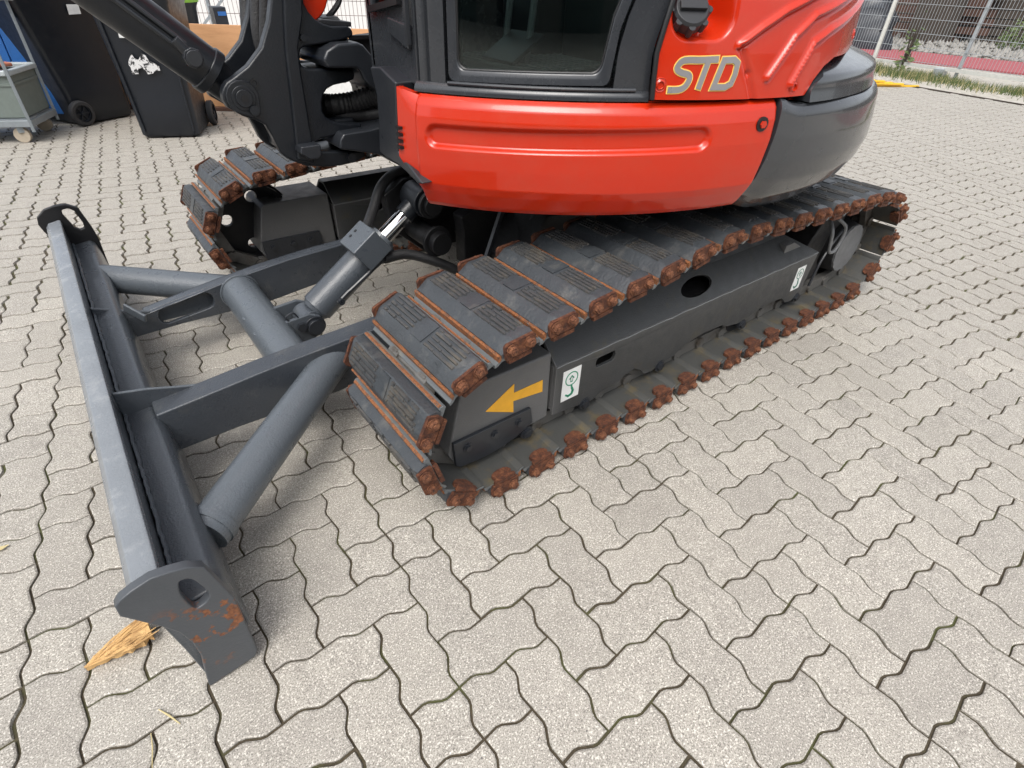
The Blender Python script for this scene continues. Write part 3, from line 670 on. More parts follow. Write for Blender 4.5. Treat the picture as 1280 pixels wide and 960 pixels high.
obj('split_pin', MB().tube(catmull([P0+Vector((-.07, -.06, .03)), P0+Vector((-.085, -.06, .055)), P0+Vector((-.06, -.06, .065)), P0+Vector((-.045, -.06, .04))], 6), .003, 6), 'grey', CY)

# ---- upper body: everything below is given in (theta, z) about the slew centre
RT = [(.64, .985), (.66, 1.0), (.685, 1.022), (.70, 1.034), (.735, 1.052), (.755, 1.060), (.80, 1.064), (.86, 1.066), (.91, 1.063), (.935, 1.056), (.947, 1.047), (.955, 1.035)]
def tz(th, z):                      # the body sits nose-down a touch
    k = max(0, (257-th)/50); return z-k*(.018+(.955-z)*.05)
def cylp(th, z, R): a = radians(th); return (SC[0]+R*cos(a), SC[1]+R*sin(a), z)
def grid(mb, fn, nu, nv):
    v = [fn(i/nu, j/nv) for j in range(nv+1) for i in range(nu+1)]
    f = [(j*(nu+1)+i, j*(nu+1)+i+1, (j+1)*(nu+1)+i+1, (j+1)*(nu+1)+i) for j in range(nv) for i in range(nu)]
    return mb.add(v, f)
def shell(fn, nu, nv, thick, center=SC):
    """outer grid plus a skirt turned inwards so that panels have real thickness"""
    mb = MB(); grid(mb, fn, nu, nv)
    def inn(p):
        d = Vector((p[0]-center[0], p[1]-center[1], 0)); d.normalize(); return (p[0]-d.x*thick, p[1]-d.y*thick, p[2])
    for a, b, n in (((0, 0), (1, 0), nu), ((1, 0), (1, 1), nv), ((1, 1), (0, 1), nu), ((0, 1), (0, 0), nv)):
        P = [fn(a[0]+(b[0]-a[0])*k/n, a[1]+(b[1]-a[1])*k/n) for k in range(n+1)]
        mb.add(P+[inn(p) for p in P], [(k, k+1, n+1+k+1, n+1+k) for k in range(n)])
    return mb
def ubp(r):
    P_ = []
    for k in range(120):
        a = 2*pi*k/120; x, y = SC[0]+r*cos(a), SC[1]+r*sin(a)
        lim = .05 if y < .80 else (.10 if y < 1.0 else .10+(y-1.0)*.85)
        if x < lim and .66 < y < 1.75: x = lim
        P_.append((x, y))
    return P_
UB = obj('upper_body', MB().prism(ubp(.93), 'z', .672, .70).prism(ubp(.97), 'z', .70, .93).prism(ubp(.955), 'z', .93, .945), 'black', EX, smooth=20)
def side_disp(th, z):
    # stamped channel
    zc = .862+(th-230)*.0007; half = .0265; dth0, dth1 = 208.6, 247.2
    x = max(dth0-th, th-dth1, 0)*.0182; y = abs(z-zc)
    e = math.hypot(max(0, max(dth0+1.4-th, th-dth1+1.4)*.0182) if (th < dth0+1.4 or th > dth1-1.4) else 0, 0)
    # signed distance to a rounded slot
    px = (th-(dth0+dth1)/2)*.0182; L_ = (dth1-dth0)/2*.0182-half; dx = max(0, abs(px)-L_); d = math.hypot(dx, y)-half
    return -.014*(1-smoothstep(-.010, .004, d))
NEARTH0, NEARTH1 = 206.9, 257.3
def f_side(u, v):
    z = .690+(.954-.690)*v; th = NEARTH0+((257.35-1.3*max(0, (.87-z)/.18)**1.4)-NEARTH0)*u
    e = 0
    return cylp(th, tz(th, z), lerp_tab(RT, z)+side_disp(th, tz(th, z)+.0)-.004*(1-smoothstep(0, .008, u))-.004*smoothstep(.992, 1, u))
SP = obj('side_panel', shell(f_side, 260, 90, .03), 'red', UB, smooth=60)
for th, z in ((254.9, .902),):
    p = Vector(cylp(th, z, 1.066)); d = Vector((cos(radians(th)), sin(radians(th)), 0))
    obj('panel_bolt', MB().cyl(p-d*.004, p+d*.001, .017, n=24), 'seal', SP); obj('bolt_head', MB().cyl(p, p+d*.006, .009, n=6), 'red', SP)
# red corner cover with louvres, dark cheek plate in front of it
def corner(u, v):
    z = .690+(.952-.690)*v; th = 206.75-(3.2+.0*v)*u; R = lerp_tab(RT, z)-.012-.03*u
    return cylp(th, tz(th, z)+.004*u, R)
x0c = -.08
def f_corner(u, v):
    zn = .70+(.950-.70)*v; a = Vector(cylp(206.9, tz(206.9, zn), lerp_tab(RT, zn)-.006)); L_ = [lerp_tab([(.69, q[0]), (.75, q[1]), (.79, q[2]), (.95, q[3])], zn) for q in ((-.055, -.088, -.104, -.098), (.505, .545, .580, .573))]
    return (a.x+(L_[0]-a.x)*u, a.y+(L_[1]-a.y)*u, a.z+.014*u)
    z = tz(206, .70+(.950-.70)*v); a = Vector(cylp(206.7, z, lerp_tab(RT, .70+.25*v)-.010)); w = (.085 if v > .25 else .03+.22*v)
    return (a.x-.006*u+.012*u*u*0, a.y+w*u, z+.006*u)
CC = obj('corner_cover', shell(f_corner, 14, 30, .02), 'red', UB, smooth=60)
for k in range(4):
    obj('louvre', MB().box((-.1085, .560, .800+k*.016), (-.095, .579, .807+k*.016)), 'seal', CC)
chk = MB().prism([(0.577, 0.954), (0.6, 0.784), (0.533, 0.759), (0.473, 0.732), (0.499, 0.725), (0.558, 0.74), (0.607, 0.749), (0.678, 0.752), (0.717, 0.759), (0.699, 0.846), (0.696, 0.91), (0.707, 0.943), (0.718, 0.971), (0.66, 0.978)], 'x', -.098, -.04)
obj('front_cheek_plate', chk, 'grey', UB, bevel=.005)
# counterweight
def f_cw(u, v):
    ths = 257.75-1.3*max(0, (.87-(.655+.28*v))/.18)**1.4; th = ths+(440-ths)*u; z = .655+(.938-.655)*v
    g = smoothstep(257, 285, th); R = lerp_tab([(.655, .985), (.67, 1.005), (.70, 1.035), (.75, 1.058), (.80, 1.066), (.86, 1.067), (.915, 1.064), (.93, 1.058), (.938, 1.048)], z)+g*lerp_tab([(.655, -.005), (.7, .018), (.8, .024), (.9, .012), (.938, .008)], z)
    return cylp(th, z-.02*(1-smoothstep(0, .12, v))*smoothstep(257, 280, th)+.018*(1-smoothstep(257, 262, th)), R)
CW = obj('counterweight', shell(f_cw, 220, 40, .10), 'counter', UB, smooth=60)
def f_cwl(u, v):      # ledge on top of the lower casting
    th = 257.8+(440-257.8)*u; R = 1.048+.008*smoothstep(257, 285, th)-.11*v
    return cylp(th, .9385+.004*v, R)
obj('counterweight_ledge', grid(MB(), f_cwl, 160, 3), 'counter', CW, smooth=0)
def f_cwt(u, v):      # upper step
    th0 = 263.2+7*smoothstep(.15, .9, v)*.8; th = th0+(436-th0)*u
    z = lerp_tab([(0, .942), (.35, .985), (.6, 1.004), (.8, 1.018), (1, 1.036)], v); g = smoothstep(262, 288, th)
    R = lerp_tab([(0, 1.050), (.2, 1.044), (.35, 1.042), (.5, 1.036), (.62, 1.018), (.8, .98), (1, .93)], v)+(1-g)*.010
    return cylp(th, z, R)
obj('counterweight_step', shell(f_cwt, 180, 24, .06), 'counter', CW, smooth=60)

# engine cover with stamped ribs and the filler pocket
def cov_R(th, z):
    return lerp_tab([(.955, 1.052), (1.05, 1.046), (1.15, 1.035), (1.3, 1.0), (1.5, .93)], z)-.092*smoothstep(258, 292, th)
RIB = [ [(249.2, 1.066), (252, 1.098), (255.3, 1.13), (259.5, 1.158), (266, 1.20)], [(254.5, 1.001), (257.6, 1.082), (260.6, 1.122), (267.5, 1.152), (276, 1.19)], [(258.9, .985), (259.8, 1.016), (261.5, 1.068), (265, 1.092), (269.8, 1.112), (280, 1.15)] ]
def segd(p, a, b):
    ax, ay = a; bx_, by = b; k = .0183; px, py = (p[0]-ax)*k, p[1]-ay; dx, dy = (bx_-ax)*k, by-ay
    t = max(0, min(1, (px*dx+py*dy)/(dx*dx+dy*dy))); s = (px*dy-py*dx)
    return math.hypot(px-t*dx, py-t*dy), (1 if s > 0 else -1), t
def cov_disp(th, z):
    d = 0
    for R_ in RIB:
        best = min((segd((th, z), a, b) for a, b in zip(R_, R_[1:])), key=lambda q: q[0])
        # each rib line is a step: the area above-left stands proud and falls to the line
        sd = best[0]*best[1]
        d += .011*math.exp(-((sd+.004)/.0065)**2)-.007*math.exp(-((sd-.005)/.0042)**2)
    # vertical crease left of the ribs
    for a, b in (((249.2, 1.066), (251.2, 1.010)), ((251.2, 1.010), (252.8, .955))):
        q = segd((th, z), a, b); d -= .006*math.exp(-(q[0]/.006)**2)
    # pocket round the filler cap
    px = (th-243.6)*.0183; pz = z-1.150; k = math.hypot(max(0, abs(px)-.035), max(0, -pz-.028 if pz < -.028 else 0))
    if z < 1.17: k = math.hypot(max(0, abs(px)-.030), max(0, abs(min(0, pz))-.030)); d -= .075*(1-smoothstep(.012, .050, k))
    else:
        k = max(0, abs(px)-.030); d -= .075*(1-smoothstep(.012, .050, k))*(1-smoothstep(1.2, 1.26, z))
    return d
def f_cov(u, v):
    z = .9575+(1.48-.9575)*v**1.15
    thl = lerp_tab([(.957, 238.55), (1.05, 238.3), (1.11, 238.95), (1.2, 240.2), (1.5, 245)], z)
    th = thl+(420-thl)*(u**1.6)
    zb = lerp_tab([(262.5, .9575), (264, .992), (266, 1.018), (269, 1.034), (420, 1.036)], th)
    z = max(z, zb) if z < zb else z
    return cylp(th, z, cov_R(th, z)+cov_disp(th, z))
cm_ = MB(); grid(cm_, f_cov, 520, 230)
cm_.add([cylp(t, 1.48, cov_R(t, 1.48)) for t in range(245, 421, 5)]+[(SC[0], SC[1], 1.52)], [(k, k+1, 36) for k in range(35)])
EC = obj('engine_cover', cm_, 'red', UB, smooth=70)
obj('cover_seal', MB().tube([cylp(t, z, cov_R(t, z)+.003) for t, z in ((238.35, .958), (238.2, 1.0), (238.1, 1.05), (238.75, 1.11), (239.2, 1.146), (240, 1.2), (244.8, 1.5))], .006, 8), 'seal', EC)
capc = Vector(cylp(241.9, 1.112, 1.005)); cd = Vector((cos(radians(240)), sin(radians(240)), .75)).normalized()
obj('filler_neck', MB().cyl(capc-cd*.08, capc+cd*.012, .040, n=32), 'red', EC)
fc = MB().cyl(capc+cd*.008, capc+cd*.034, .041, n=32).cyl(capc+cd*.034, capc+cd*.040, .041, .036, n=32)
for k in range(8):
    a = 2*pi*k/8; u_ = cd.cross(Vector((0, 0, 1))).normalized(); w_ = cd.cross(u_); c = capc+cd*.022+(u_*cos(a)+w_*sin(a))*.041; fc.cyl(c-cd*.013, c+cd*.013, .008, n=8)
uu = cd.cross(Vector((0, 0, 1))).normalized(); fc.bar(capc+cd*.043-uu*.030, capc+cd*.043+uu*.030, .018, .012, up=cd)
obj('filler_cap', fc, 'seal2', EC, bevel=.001)
for th, z in [(239.21, 0.988), (259.55, 0.978), (284.45, 1.068)]:
    R = cov_R(th, z); p = Vector(cylp(th, z, R)); d = Vector((cos(radians(th)), sin(radians(th)), 0))
    obj('cover_bolt', MB().rings(p, d, [(-.002, .001), (-.002, .006), (.004, .008), (.001, .012), (.002, .0145), (-.002, .016)], 20), 'red', EC)
# STD lettering: silver strokes on a gold outline
def stroke(mb, path, w, lift, closed=False):
    n = len(path); P = [Vector((t*.0183, z)) for t, z in path]; L_, R_ = [], []
    for k in range(n):
        a = P[k-1] if (k > 0 or closed) else None; c = P[(k+1) % n] if (k < n-1 or closed) else None
        d1 = (P[k]-a).normalized() if a is not None else None; d2 = (c-P[k]).normalized() if c is not None else None
        d1 = d1 or d2; d2 = d2 or d1; n1 = Vector((-d1.y, d1.x)); n2 = Vector((-d2.y, d2.x)); m_ = (n1+n2).normalized(); m_ = m_/max(.5, m_.dot(n1))
        ex = 0
        L_.append(P[k]+m_*w/2); R_.append(P[k]-m_*w/2)
    if not closed:
        d = (P[1]-P[0]).normalized(); e = (P[-1]-P[-2]).normalized(); x = w*.0
    def up(q, l): th = q.x/.0183; return cylp(th, q.y, cov_R(th, q.y)+cov_disp(th, q.y)+l)
    rng = range(n if closed else n-1)
    for k in rng:
        a, b = k, (k+1) % n; S = 3
        for s_ in range(S):
            t0, t1 = s_/S, (s_+1)/S
            q = [L_[a].lerp(L_[b], t0), L_[a].lerp(L_[b], t1), R_[a].lerp(R_[b], t1), R_[a].lerp(R_[b], t0)]
            mb.add([up(z, lift) for z in q]+[up(z, .0002) for z in q], [(0, 1, 2, 3), (0, 4, 5, 1), (1, 5, 6, 2), (2, 6, 7, 3), (3, 7, 4, 0)])
LET = [ (False, [(243.98, 1.038), (241.82, 1.037), (241.1, 1.027), (241.07, 1.019), (241.69, 1.013), (242.63, 1.009), (242.86, 1), (242.48, 0.986), (241.69, 0.979), (240.15, 0.978)]),
        (False, [(243.83, 1.038), (246.43, 1.04)]), (False, [(245.01, 1.037), (244.26, 0.979)]),
        (True, [(247.16, 1.038), (248.57, 1.039), (249.16, 1.032), (249.1, 1.009), (248.79, 0.991), (248.02, 0.984), (246.34, 0.984)]) ]
lo, ls = MB(), MB()
for k, (cl, pth) in enumerate(LET):
    def ext(p, e):
        if cl: return p
        a, b = Vector(p[0]), Vector(p[1]); c, d = Vector(p[-1]), Vector(p[-2]); s_ = Vector((54.6, 1))
        ka = e/((Vector(((a-b).x/54.6, (a-b).y))).length); kc = e/((Vector(((c-d).x/54.6, (c-d).y))).length)
        return [tuple(a+(a-b)*ka)]+list(p[1:-1])+[tuple(c+(c-d)*kc)]
    if k == 0: pth = [tuple(q) for q in catmull([Vector(q) for q in pth], 4)]
    stroke(lo, ext(pth, .0015), .0170, .0012, cl); stroke(ls, ext(pth, -.0012), .0128, .0022+.0002*k, cl)
obj('lettering_outline', lo, 'gold', EC, smooth=0); obj('lettering_std', ls, 'silver', EC, smooth=0, label='silver letters STD with a gold outline')

# ---- cab
def RC(th): return 1.02
zt = 2.42
def ringstrip(outer, inner, R1, R2, thick):
    mb = MB(); n = len(outer)
    mix = lambda k: [(a[0]+(b[0]-a[0])*k, a[1]+(b[1]-a[1])*k) for a, b in zip(outer, inner)]
    LV = [[cylp(t, z, R) for t, z in L_] for L_, R in ((outer, R1-thick), (outer, R1-.004), (mix(.10), R1), (mix(.5), (R1+R2)/2), (mix(.85), R2), (mix(.96), R2-.002), (inner, R2-.007), (inner, R2-thick))]
    f = []
    for l in range(8):
        for k in range(n): q = (k+1) % n; a, b = l*n, ((l+1) % 8)*n; f.append((a+k, a+q, b+q, b+k))
    return mb.add([p for L_ in LV for p in L_], f)
def rr_loop(tl0, tl1, z0, z1, rt, rz, skew):
    """rounded loop in theta/z; skew(z) shifts the right side"""
    pts = []; n = 6; m_ = 14
    def right(z): return tl1+skew(z)
    for k in range(n+1): a = radians(180+90*k/n); pts.append((tl0+rt+rt*cos(a), z0+rz+rz*sin(a)))
    for k in range(1, m_): pts.append((tl0+rt+(right(z0)-rt-tl0-rt)*k/m_, z0))
    for k in range(n+1): a = radians(270+90*k/n); z = z0+rz+rz*sin(a); pts.append((right(z)-rt+rt*cos(a), z))
    for k in range(1, m_): z = z0+rz+(z1-rz-z0-rz)*k/m_; pts.append((right(z), z))
    for k in range(n+1): a = radians(0+90*k/n); z = z1-rz+rz*sin(a); pts.append((right(z)-rt+rt*cos(a), z))
    for k in range(1, m_): pts.append((right(z1)-rt-(right(z1)-rt-tl0-rt)*k/m_, z1))
    for k in range(n+1): a = radians(90+90*k/n); pts.append((tl0+rt+rt*cos(a), z1-rz+rz*sin(a)))
    for k in range(1, m_): pts.append((tl0, z1-rz-(z1-rz-z0-rz)*k/m_))
    out = []
    for t, z in pts: out.append((t, z-max(0, (235-t)/25)*.012))
    return out
skw = lambda z: lerp_tab([(.9, 0), (1.05, .15), (1.115, .9), (1.145, 1.5), (1.25, 3.6), (1.5, 5), (2.5, 5)], z)
# cab shell: sill, front pillar, rear panel
def f_sill(u, v):
    th = 206.1+(238.3-206.1)*u; z = tz(th, .957)+(.0215)*v+.0; return cylp(th, z, 1.034-.012*v**3)
obj_sill = shell(f_sill, 60, 6, .05)
CB = obj('cab_sill', obj_sill, 'cab', UB, smooth=60)
hl = MB().tube([cylp(211.2+(236.5-211.2)*k/30, tz(211.2+(236.5-211.2)*k/30, .9795), 1.0265) for k in range(31)], .0045, 8); obj('sill_step', hl, 'cab', CB)
def f_pil(u, v):
    th = 206.1+(210.75-206.1)*u; z = .955-.018+(zt-.937)*v
    R = 1.022-.010*math.exp(-((u-.42)/.05)**2)-.05*(1-smoothstep(0, .16, u))**2
    return cylp(th, z, R)
obj('door_pillar', shell(f_pil, 40, 10, .06), 'cab', CB, smooth=60)
def f_rear(u, v):
    z = .968+(zt-.968)*v; a = 233.35+skw(z)+.15; b = lerp_tab([(.957, 238.35), (1.05, 238.0), (1.11, 238.7), (1.146, 239.2), (1.5, 244.8), (2.5, 246)], z)
    th = a+(b-a)*u; return cylp(th, z, 1.024)
obj('rear_quarter_panel', shell(f_rear, 16, 60, .06), 'cab', CB, smooth=60)
# dark door gap behind, then the door frame and pane
def f_gap(u, v): th = 206.5+(246-206.5)*u; return cylp(th, .95+(.99-.95)*v, .985)
obj('door_sill_inner', grid(MB(), f_gap, 40, 3), 'seal', CB)
outer = rr_loop(211.25, 233.0, .978, 2.30, .9, .016, skw); inner = rr_loop(212.55, 231.75, 1.0045, 2.26, 1.25, .024, skw); inner2 = rr_loop(212.75, 231.55, 1.008, 2.255, 1.2, .022, skw)
DR = obj('cab_door', ringstrip(outer, inner, 1.026, 1.022, .035), 'cab', CB, smooth=50)
obj('window_seal', ringstrip(inner, inner2, 1.020, 1.018, .01), 'seal', DR, smooth=40)
gl = MB(); n = len(inner2); cth = 222.5
ptsg = []
rows_ = 20; zs_ = [1.008+(2.255-1.008)*(k/rows_)**1.3 for k in range(rows_+1)]
def f_glass(u, v):
    z = 1.004+(2.258-1.004)*v; a = 212.6; b = 231.7+skw(z); th = a+(b-a)*u; return cylp(th, z-max(0, (235-th)/25)*.012, 1.0165)
def f_glass2(u, v): p = f_glass(u, v); d = Vector((p[0]-SC[0], p[1]-SC[1], 0)).normalized()*.004; return (p[0]-d.x, p[1]-d.y, p[2])
gm = MB(); grid(gm, f_glass, 20, 14); k0 = len(gm.v); grid(gm, f_glass2, 20, 14)
nb = 21*15
rim_ = [i for i in range(21)]+[20+21*j for j in range(1, 15)]+[14*21+19-i for i in range(20)]+[21*(13-j) for j in range(13)]
gm.add([], []); 
for a, b in zip(rim_, rim_[1:]+rim_[:1]): gm.f.append((a, b, b+nb, a+nb)); gm.mi.append(0)
obj('door_window', gm, 'glass', DR, smooth=60)
# cab front and far walls
FX = -.052
fw = MB()
y0f, y1f = .545, .795
win = [(y0f+.055, 1.128), (y1f-.030, 1.100), (y1f-.030, 2.2), (y0f+.055, 2.2)]
fw.prism([(y0f, .945), (y1f, .960), (y1f, zt), (y0f, zt)], 'x', FX, FX+.03, holes=[win])
obj('cab_front', fw, 'cab', CB, bevel=.006)
obj('front_pane', MB().box((FX+.012, y0f+.05, 1.09), (FX+.016, y1f-.025, 2.21)), 'glass', CB)
obj('front_wiper_rail', MB().bar((FX-.010, y0f+.050, 1.120), (FX-.010, y1f-.035, 1.094), .012, .014), 'seal', CB)
obj('front_grab_rail', MB().bar((FX-.012, y0f+.012, 1.035), (FX-.012, y0f+.012, 2.2), .010, .010), 'grey', CB)
obj('front_lower_step', MB().prism([(y0f+.02, 1.022), (y0f+.12, 1.050), (y0f+.12, 1.085), (y0f+.02, 1.075)], 'x', FX-.010, FX+.002), 'cab', CB, bevel=.004)
obj('wall_far', MB().prism([(FX, .945), (1.0, .945), (1.0, zt), (FX, zt)], 'y', .780, .800, holes=[[(.05, 1.12), (.80, 1.12), (.80, 2.2), (.05, 2.2)]]), 'cab', CB)
obj('wall_rear', MB().box((.88, .08, .95), (.90, .79, zt)), 'cab', CB)
roofp = [(FX, .795), (FX, .54)]+[cylp(t, 0, 1.03)[:2] for t in range(207, 262, 4)]+[(.9, .795)]
obj('cab_roof', MB().prism(roofp, 'z', zt-.02, zt+.05), 'cab', CB, bevel=.02)
obj('far_pane', MB().box((.05, .786, 1.12), (.80, .790, 2.2)), 'glass', CB)
# interior
flo = [(FX+.03, .78), (FX+.03, .55)]+[cylp(t, 0, .975)[:2] for t in range(209, 246, 4)]+[(.88, .78)]
obj('cab_floor', MB().prism(flo, 'z', .955, .985), 'seal', CB)
for k in range(12): obj('mat_rib', MB().box((.16+k*.028, .36, .985), (.172+k*.028, .74, .992)), 'hosegrey', CB)
st_ = MB().prism([(.42, 1.20), (.80, 1.20), (.84, 1.30), (.86, 1.75), (.80, 1.76), (.76, 1.36), (.44, 1.33), (.40, 1.28)], 'y', .18, .62); obj('operator_seat', st_, 'seal2', CB, bevel=.02)
obj('seat_base', MB().box((.45, .22, .985), (.78, .58, 1.19)), 'seal', CB, bevel=.01)
obj('side_console', MB().box((.36, .60, .985), (.80, .76, 1.34)), 'seal2', CB, bevel=.02)
for y in (.36, .46): obj('travel_lever', MB().tube([(.24, y+.12, .985), (.27, y+.12, 1.2), (.24, y+.12, 1.45)], .009, 8), 'hosegrey', CB)
obj('foot_pedal', MB().prism([(.17, .99), (.27, 1.05), (.265, 1.06), (.165, 1.0)], 'y', .44, .58), 'seal2', CB, bevel=.003)
# far side of the upper body (seen from elsewhere only)
def f_far(u, v): th = 80+(108-80)*u; z = .69+(.954-.69)*v; return cylp(th, z, lerp_tab(RT, z))
obj('side_panel', shell(f_far, 60, 20, .03), 'red', UB, smooth=60)

# ---- swing bracket
BR = [(-0.239, 1.172), (-0.256, 1.106), (-0.273, 1.06), (-0.306, 1.002), (-0.351, 0.962), (-0.395, 0.937), (-0.413, 0.928), (-0.424, 0.918), (-0.431, 0.905), (-0.434, 0.888), (-0.427, 0.868), (-0.394, 0.844), (-0.363, 0.831), (-0.339, 0.816), (-0.327, 0.78), (-0.317, 0.743), (-0.306, 0.727), (-0.286, 0.711), (-0.247, 0.691), (-0.167, 0.677), (-0.087, 0.681), (-0.054, 0.693), (-0.054, 0.711), (-0.174, 0.724), (-0.204, 0.73), (-0.212, 0.74), (-0.204, 0.755), (-0.188, 0.762), (-0.058, 0.775), (-0.052, 0.791), (-0.11, 0.797), (-0.144, 0.807), (-0.162, 0.82), (-0.169, 0.835), (-0.167, 0.861), (-0.158, 0.881), (-0.146, 0.893), (-0.123, 0.902), (-0.077, 0.907), (-0.058, 0.914), (-0.053, 0.929), (-0.062, 0.937), (-0.158, 0.946), (-0.194, 0.948), (-0.207, 0.955), (-0.209, 0.965), (-0.207, 0.984), (-0.201, 0.995), (-0.191, 1), (-0.082, 1.012), (-0.049, 1.019), (-0.043, 1.026), (-0.046, 1.04), (-0.059, 1.046), (-0.104, 1.047), (-0.128, 1.053), (-0.149, 1.064), (-0.163, 1.08), (-0.172, 1.1), (-0.161, 1.174)]
SB = obj('swing_bracket', MB().prism(BR, 'y', .92, .955), 'cast', EX, bevel=.008, segs=3, smooth=40)
obj('far_cheek', MB().prism(BR, 'y', 1.105, 1.14), 'cast', SB, bevel=.008, segs=3)
core = [(-0.219, 1.173), (-0.258, 1.001), (-0.293, 0.826), (-0.293, 0.725), (-0.225, 0.698), (-0.206, 0.795), (-0.218, 0.922), (-0.224, 0.981), (-0.182, 1.174)]
obj('core_casting', MB().prism(core, 'y', .95, 1.11), 'cast', SB, bevel=.006)
for zc_ in ((-0.095, 1.029), (-0.114, 0.922), (-0.112, 0.786), (-0.127, 0.694)):
    obj('pivot_ear', MB().prism([(zc_[0]-.05, zc_[1]-.022), (zc_[0]+.05, zc_[1]-.022), (zc_[0]+.05, zc_[1]+.018), (zc_[0]-.05, zc_[1]+.018)], 'y', .95, 1.11), 'cast', SB, bevel=.008)
stiff = [(-0.217, 1.173), (-0.247, 1.001), (-0.273, 0.715), (-0.225, 0.696), (-0.219, 0.765), (-0.216, 0.942), (-0.212, 0.999), (-0.184, 1.072), (-0.167, 1.174)]
obj('cast_rib', MB().prism(stiff, 'y', .908, .925), 'cast', SB, bevel=.006)
pn = (-0.384, 0.89)
obj('boom_cylinder_pin', MB().cyl((pn[0], .925, pn[1]), (pn[0], .905, pn[1]), .031, n=36).cyl((pn[0], .905, pn[1]), (pn[0], .900, pn[1]), .022, n=30), 'cast', SB, bevel=.002)
obj('pin_recess', MB().cyl((pn[0], .901, pn[1]), (pn[0], .8985, pn[1]), .009, n=12), 'seal', SB)
pl = [(-0.385, 0.891), (-0.366, 0.86)]
ang = math.atan2(pl[1][1]-pl[0][1], pl[1][0]-pl[0][0]); Lp = math.dist(*pl)
obj('pin_keeper', MB().prism([(pl[0][0]+.042*cos(ang+t), pl[0][1]+.042*sin(ang+t)) for t in [radians(70+220*k/10) for k in range(11)]]+[(pl[1][0]+.020*cos(ang+t), pl[1][1]+.020*sin(ang+t)) for t in [radians(-70+140*k/6) for k in range(7)]], 'y', .908, .921), 'cast', SB, bevel=.002)
obj('bolt', MB().cyl((pl[1][0], .908, pl[1][1]), (pl[1][0], .896, pl[1][1]), .013, n=6), 'cast', SB)
q = (-0.346, 0.922)
obj('grease_hole', MB().rings((q[0], .92, q[1]), (0, -1, 0), [(0, .011), (.003, .011), (.003, .007), (-.002, .006), (-.002, 0)], 18), 'seal', SB)
q = (-0.193, 1.022)
obj('grease_fitting', MB().cyl((q[0], .921, q[1]), (q[0], .908, q[1]), .009, n=6), 'cast', SB)
lug = [(-0.268, 0.76), (-0.211, 0.76), (-0.211, 0.731), (-0.223, 0.721), (-0.25, 0.722), (-0.273, 0.741)]
obj('stop_lug', MB().prism(lug, 'y', .87, .93), 'grey', SB, bevel=.004)
q = (-0.104, 0.699)
obj('lower_bolt', MB().cyl((q[0], .924, q[1]), (q[0], .908, q[1]), .014, n=16), 'grey', SB)
# pivot pins between the ears, and the two mounting arms of the body
pvx = -0.136
ua = [(-0.15, 0.995), (-0.114, 1.01), (-0.054, 1.011), (-0.038, 1.004), (-0.004, 0.965), (0.02, 0.931), (0.049, 0.904), (0.038, 0.802), (0.013, 0.827), (-0.001, 0.881), (-0.035, 0.901), (-0.05, 0.918), (-0.059, 0.941), (-0.069, 0.948), (-0.153, 0.952), (-0.163, 0.972)]
obj('mounting_arm', MB().prism(ua, 'y', .87, 1.10), 'grey', UB, bevel=.008, segs=3)
la = [(-0.15, 0.763), (-0.135, 0.78), (-0.052, 0.782), (-0.002, 0.788), (0.043, 0.802), (0.044, 0.707), (0.073, 0.642), (0.013, 0.686), (-0.013, 0.699), (-0.034, 0.709), (-0.154, 0.739)]
obj('mounting_arm', MB().prism(la, 'y', .87, 1.10), 'grey', UB, bevel=.006, segs=3)
for z0, z1 in ((0.928, 1.012), (0.698, 0.754)):
    obj('swing_pin', MB().cyl((-.085, 1.02, z0-.02), (-.085, 1.02, z1+.02), .045, n=28), 'black', SB)
cp = [(-0.008, 0.953), (0.049, 0.899), (0.035, 0.703), (0.085, 0.638), (0.146, 0.533), (0.093, 0.591), (0.031, 0.663), (0.002, 0.736), (-0.005, 0.807), (-0.001, 0.881)]
obj('cheek_casting', MB().prism(cp, 'y', .60, .90), 'grey', UB, bevel=.006) if False else None
q = [(0.679, 0.895), (0.638, 0.911), (0.646, 0.855), (0.68, 0.849)]
obj('serial_plate', MB().prism([(a, b) for a, b in q], 'x', -.0885, -.086), 'hosegrey', UB)
tp = [(-0.156, 1.058), (-0.124, 1.062), (-0.04, 1.055), (-0.042, 1.043), (-0.103, 1.046), (-0.143, 1.054)]
obj('rubber_guard', MB().prism(tp, 'y', .93, 1.10), 'seal2', SB, bevel=.003)
obj('guard_plate', MB().prism([(-0.107, 1.063), (-0.064, 1.066), (-0.056, 1.057), (-0.113, 1.056)], 'y', .97, 1.06), 'hosegrey', SB)
obj('lamp_cable', MB().tube(catmull([[-0.08, 1, 1.062], [-0.058, 1, 1.08], [-0.039, 1, 1.103], [-0.042, 1, 1.129], [-0.05, 1, 1.176]], 6), .008, 8), 'hose', SB)
def hosepx(pts, r, name='hydraulic_hose', rib=False):
    C_ = catmull(pts, 10)
    rr = [r*(1+(.10 if (k % 2) else 0)) for k in range(len(C_))] if rib else r
    return obj(name, MB().tube(C_, rr, 14), 'hose', SB)
hosepx([[-0.241, 1.16, 1.203], [-0.25, 1.16, 1.095], [-0.265, 1.15, 1.019], [-0.261, 1.14, 0.955], [-0.227, 1.12, 0.896], [-0.143, 1.08, 0.829]], .022)
hosepx([[-0.226, 1.08, 1.204], [-0.244, 1.08, 1.099], [-0.26, 1.08, 1.024], [-0.255, 1.08, 0.961], [-0.215, 1.08, 0.901]], .019)
hosepx([[-0.22, 1.02, 1.204], [-0.24, 1.02, 1.102], [-0.262, 1.03, 0.99], [-0.246, 1.04, 0.929]], .016)
hosepx([[-0.355, 1.16, 0.873], [-0.339, 1.16, 0.902], [-0.3, 1.16, 0.934], [-0.259, 1.15, 0.954]], .014)
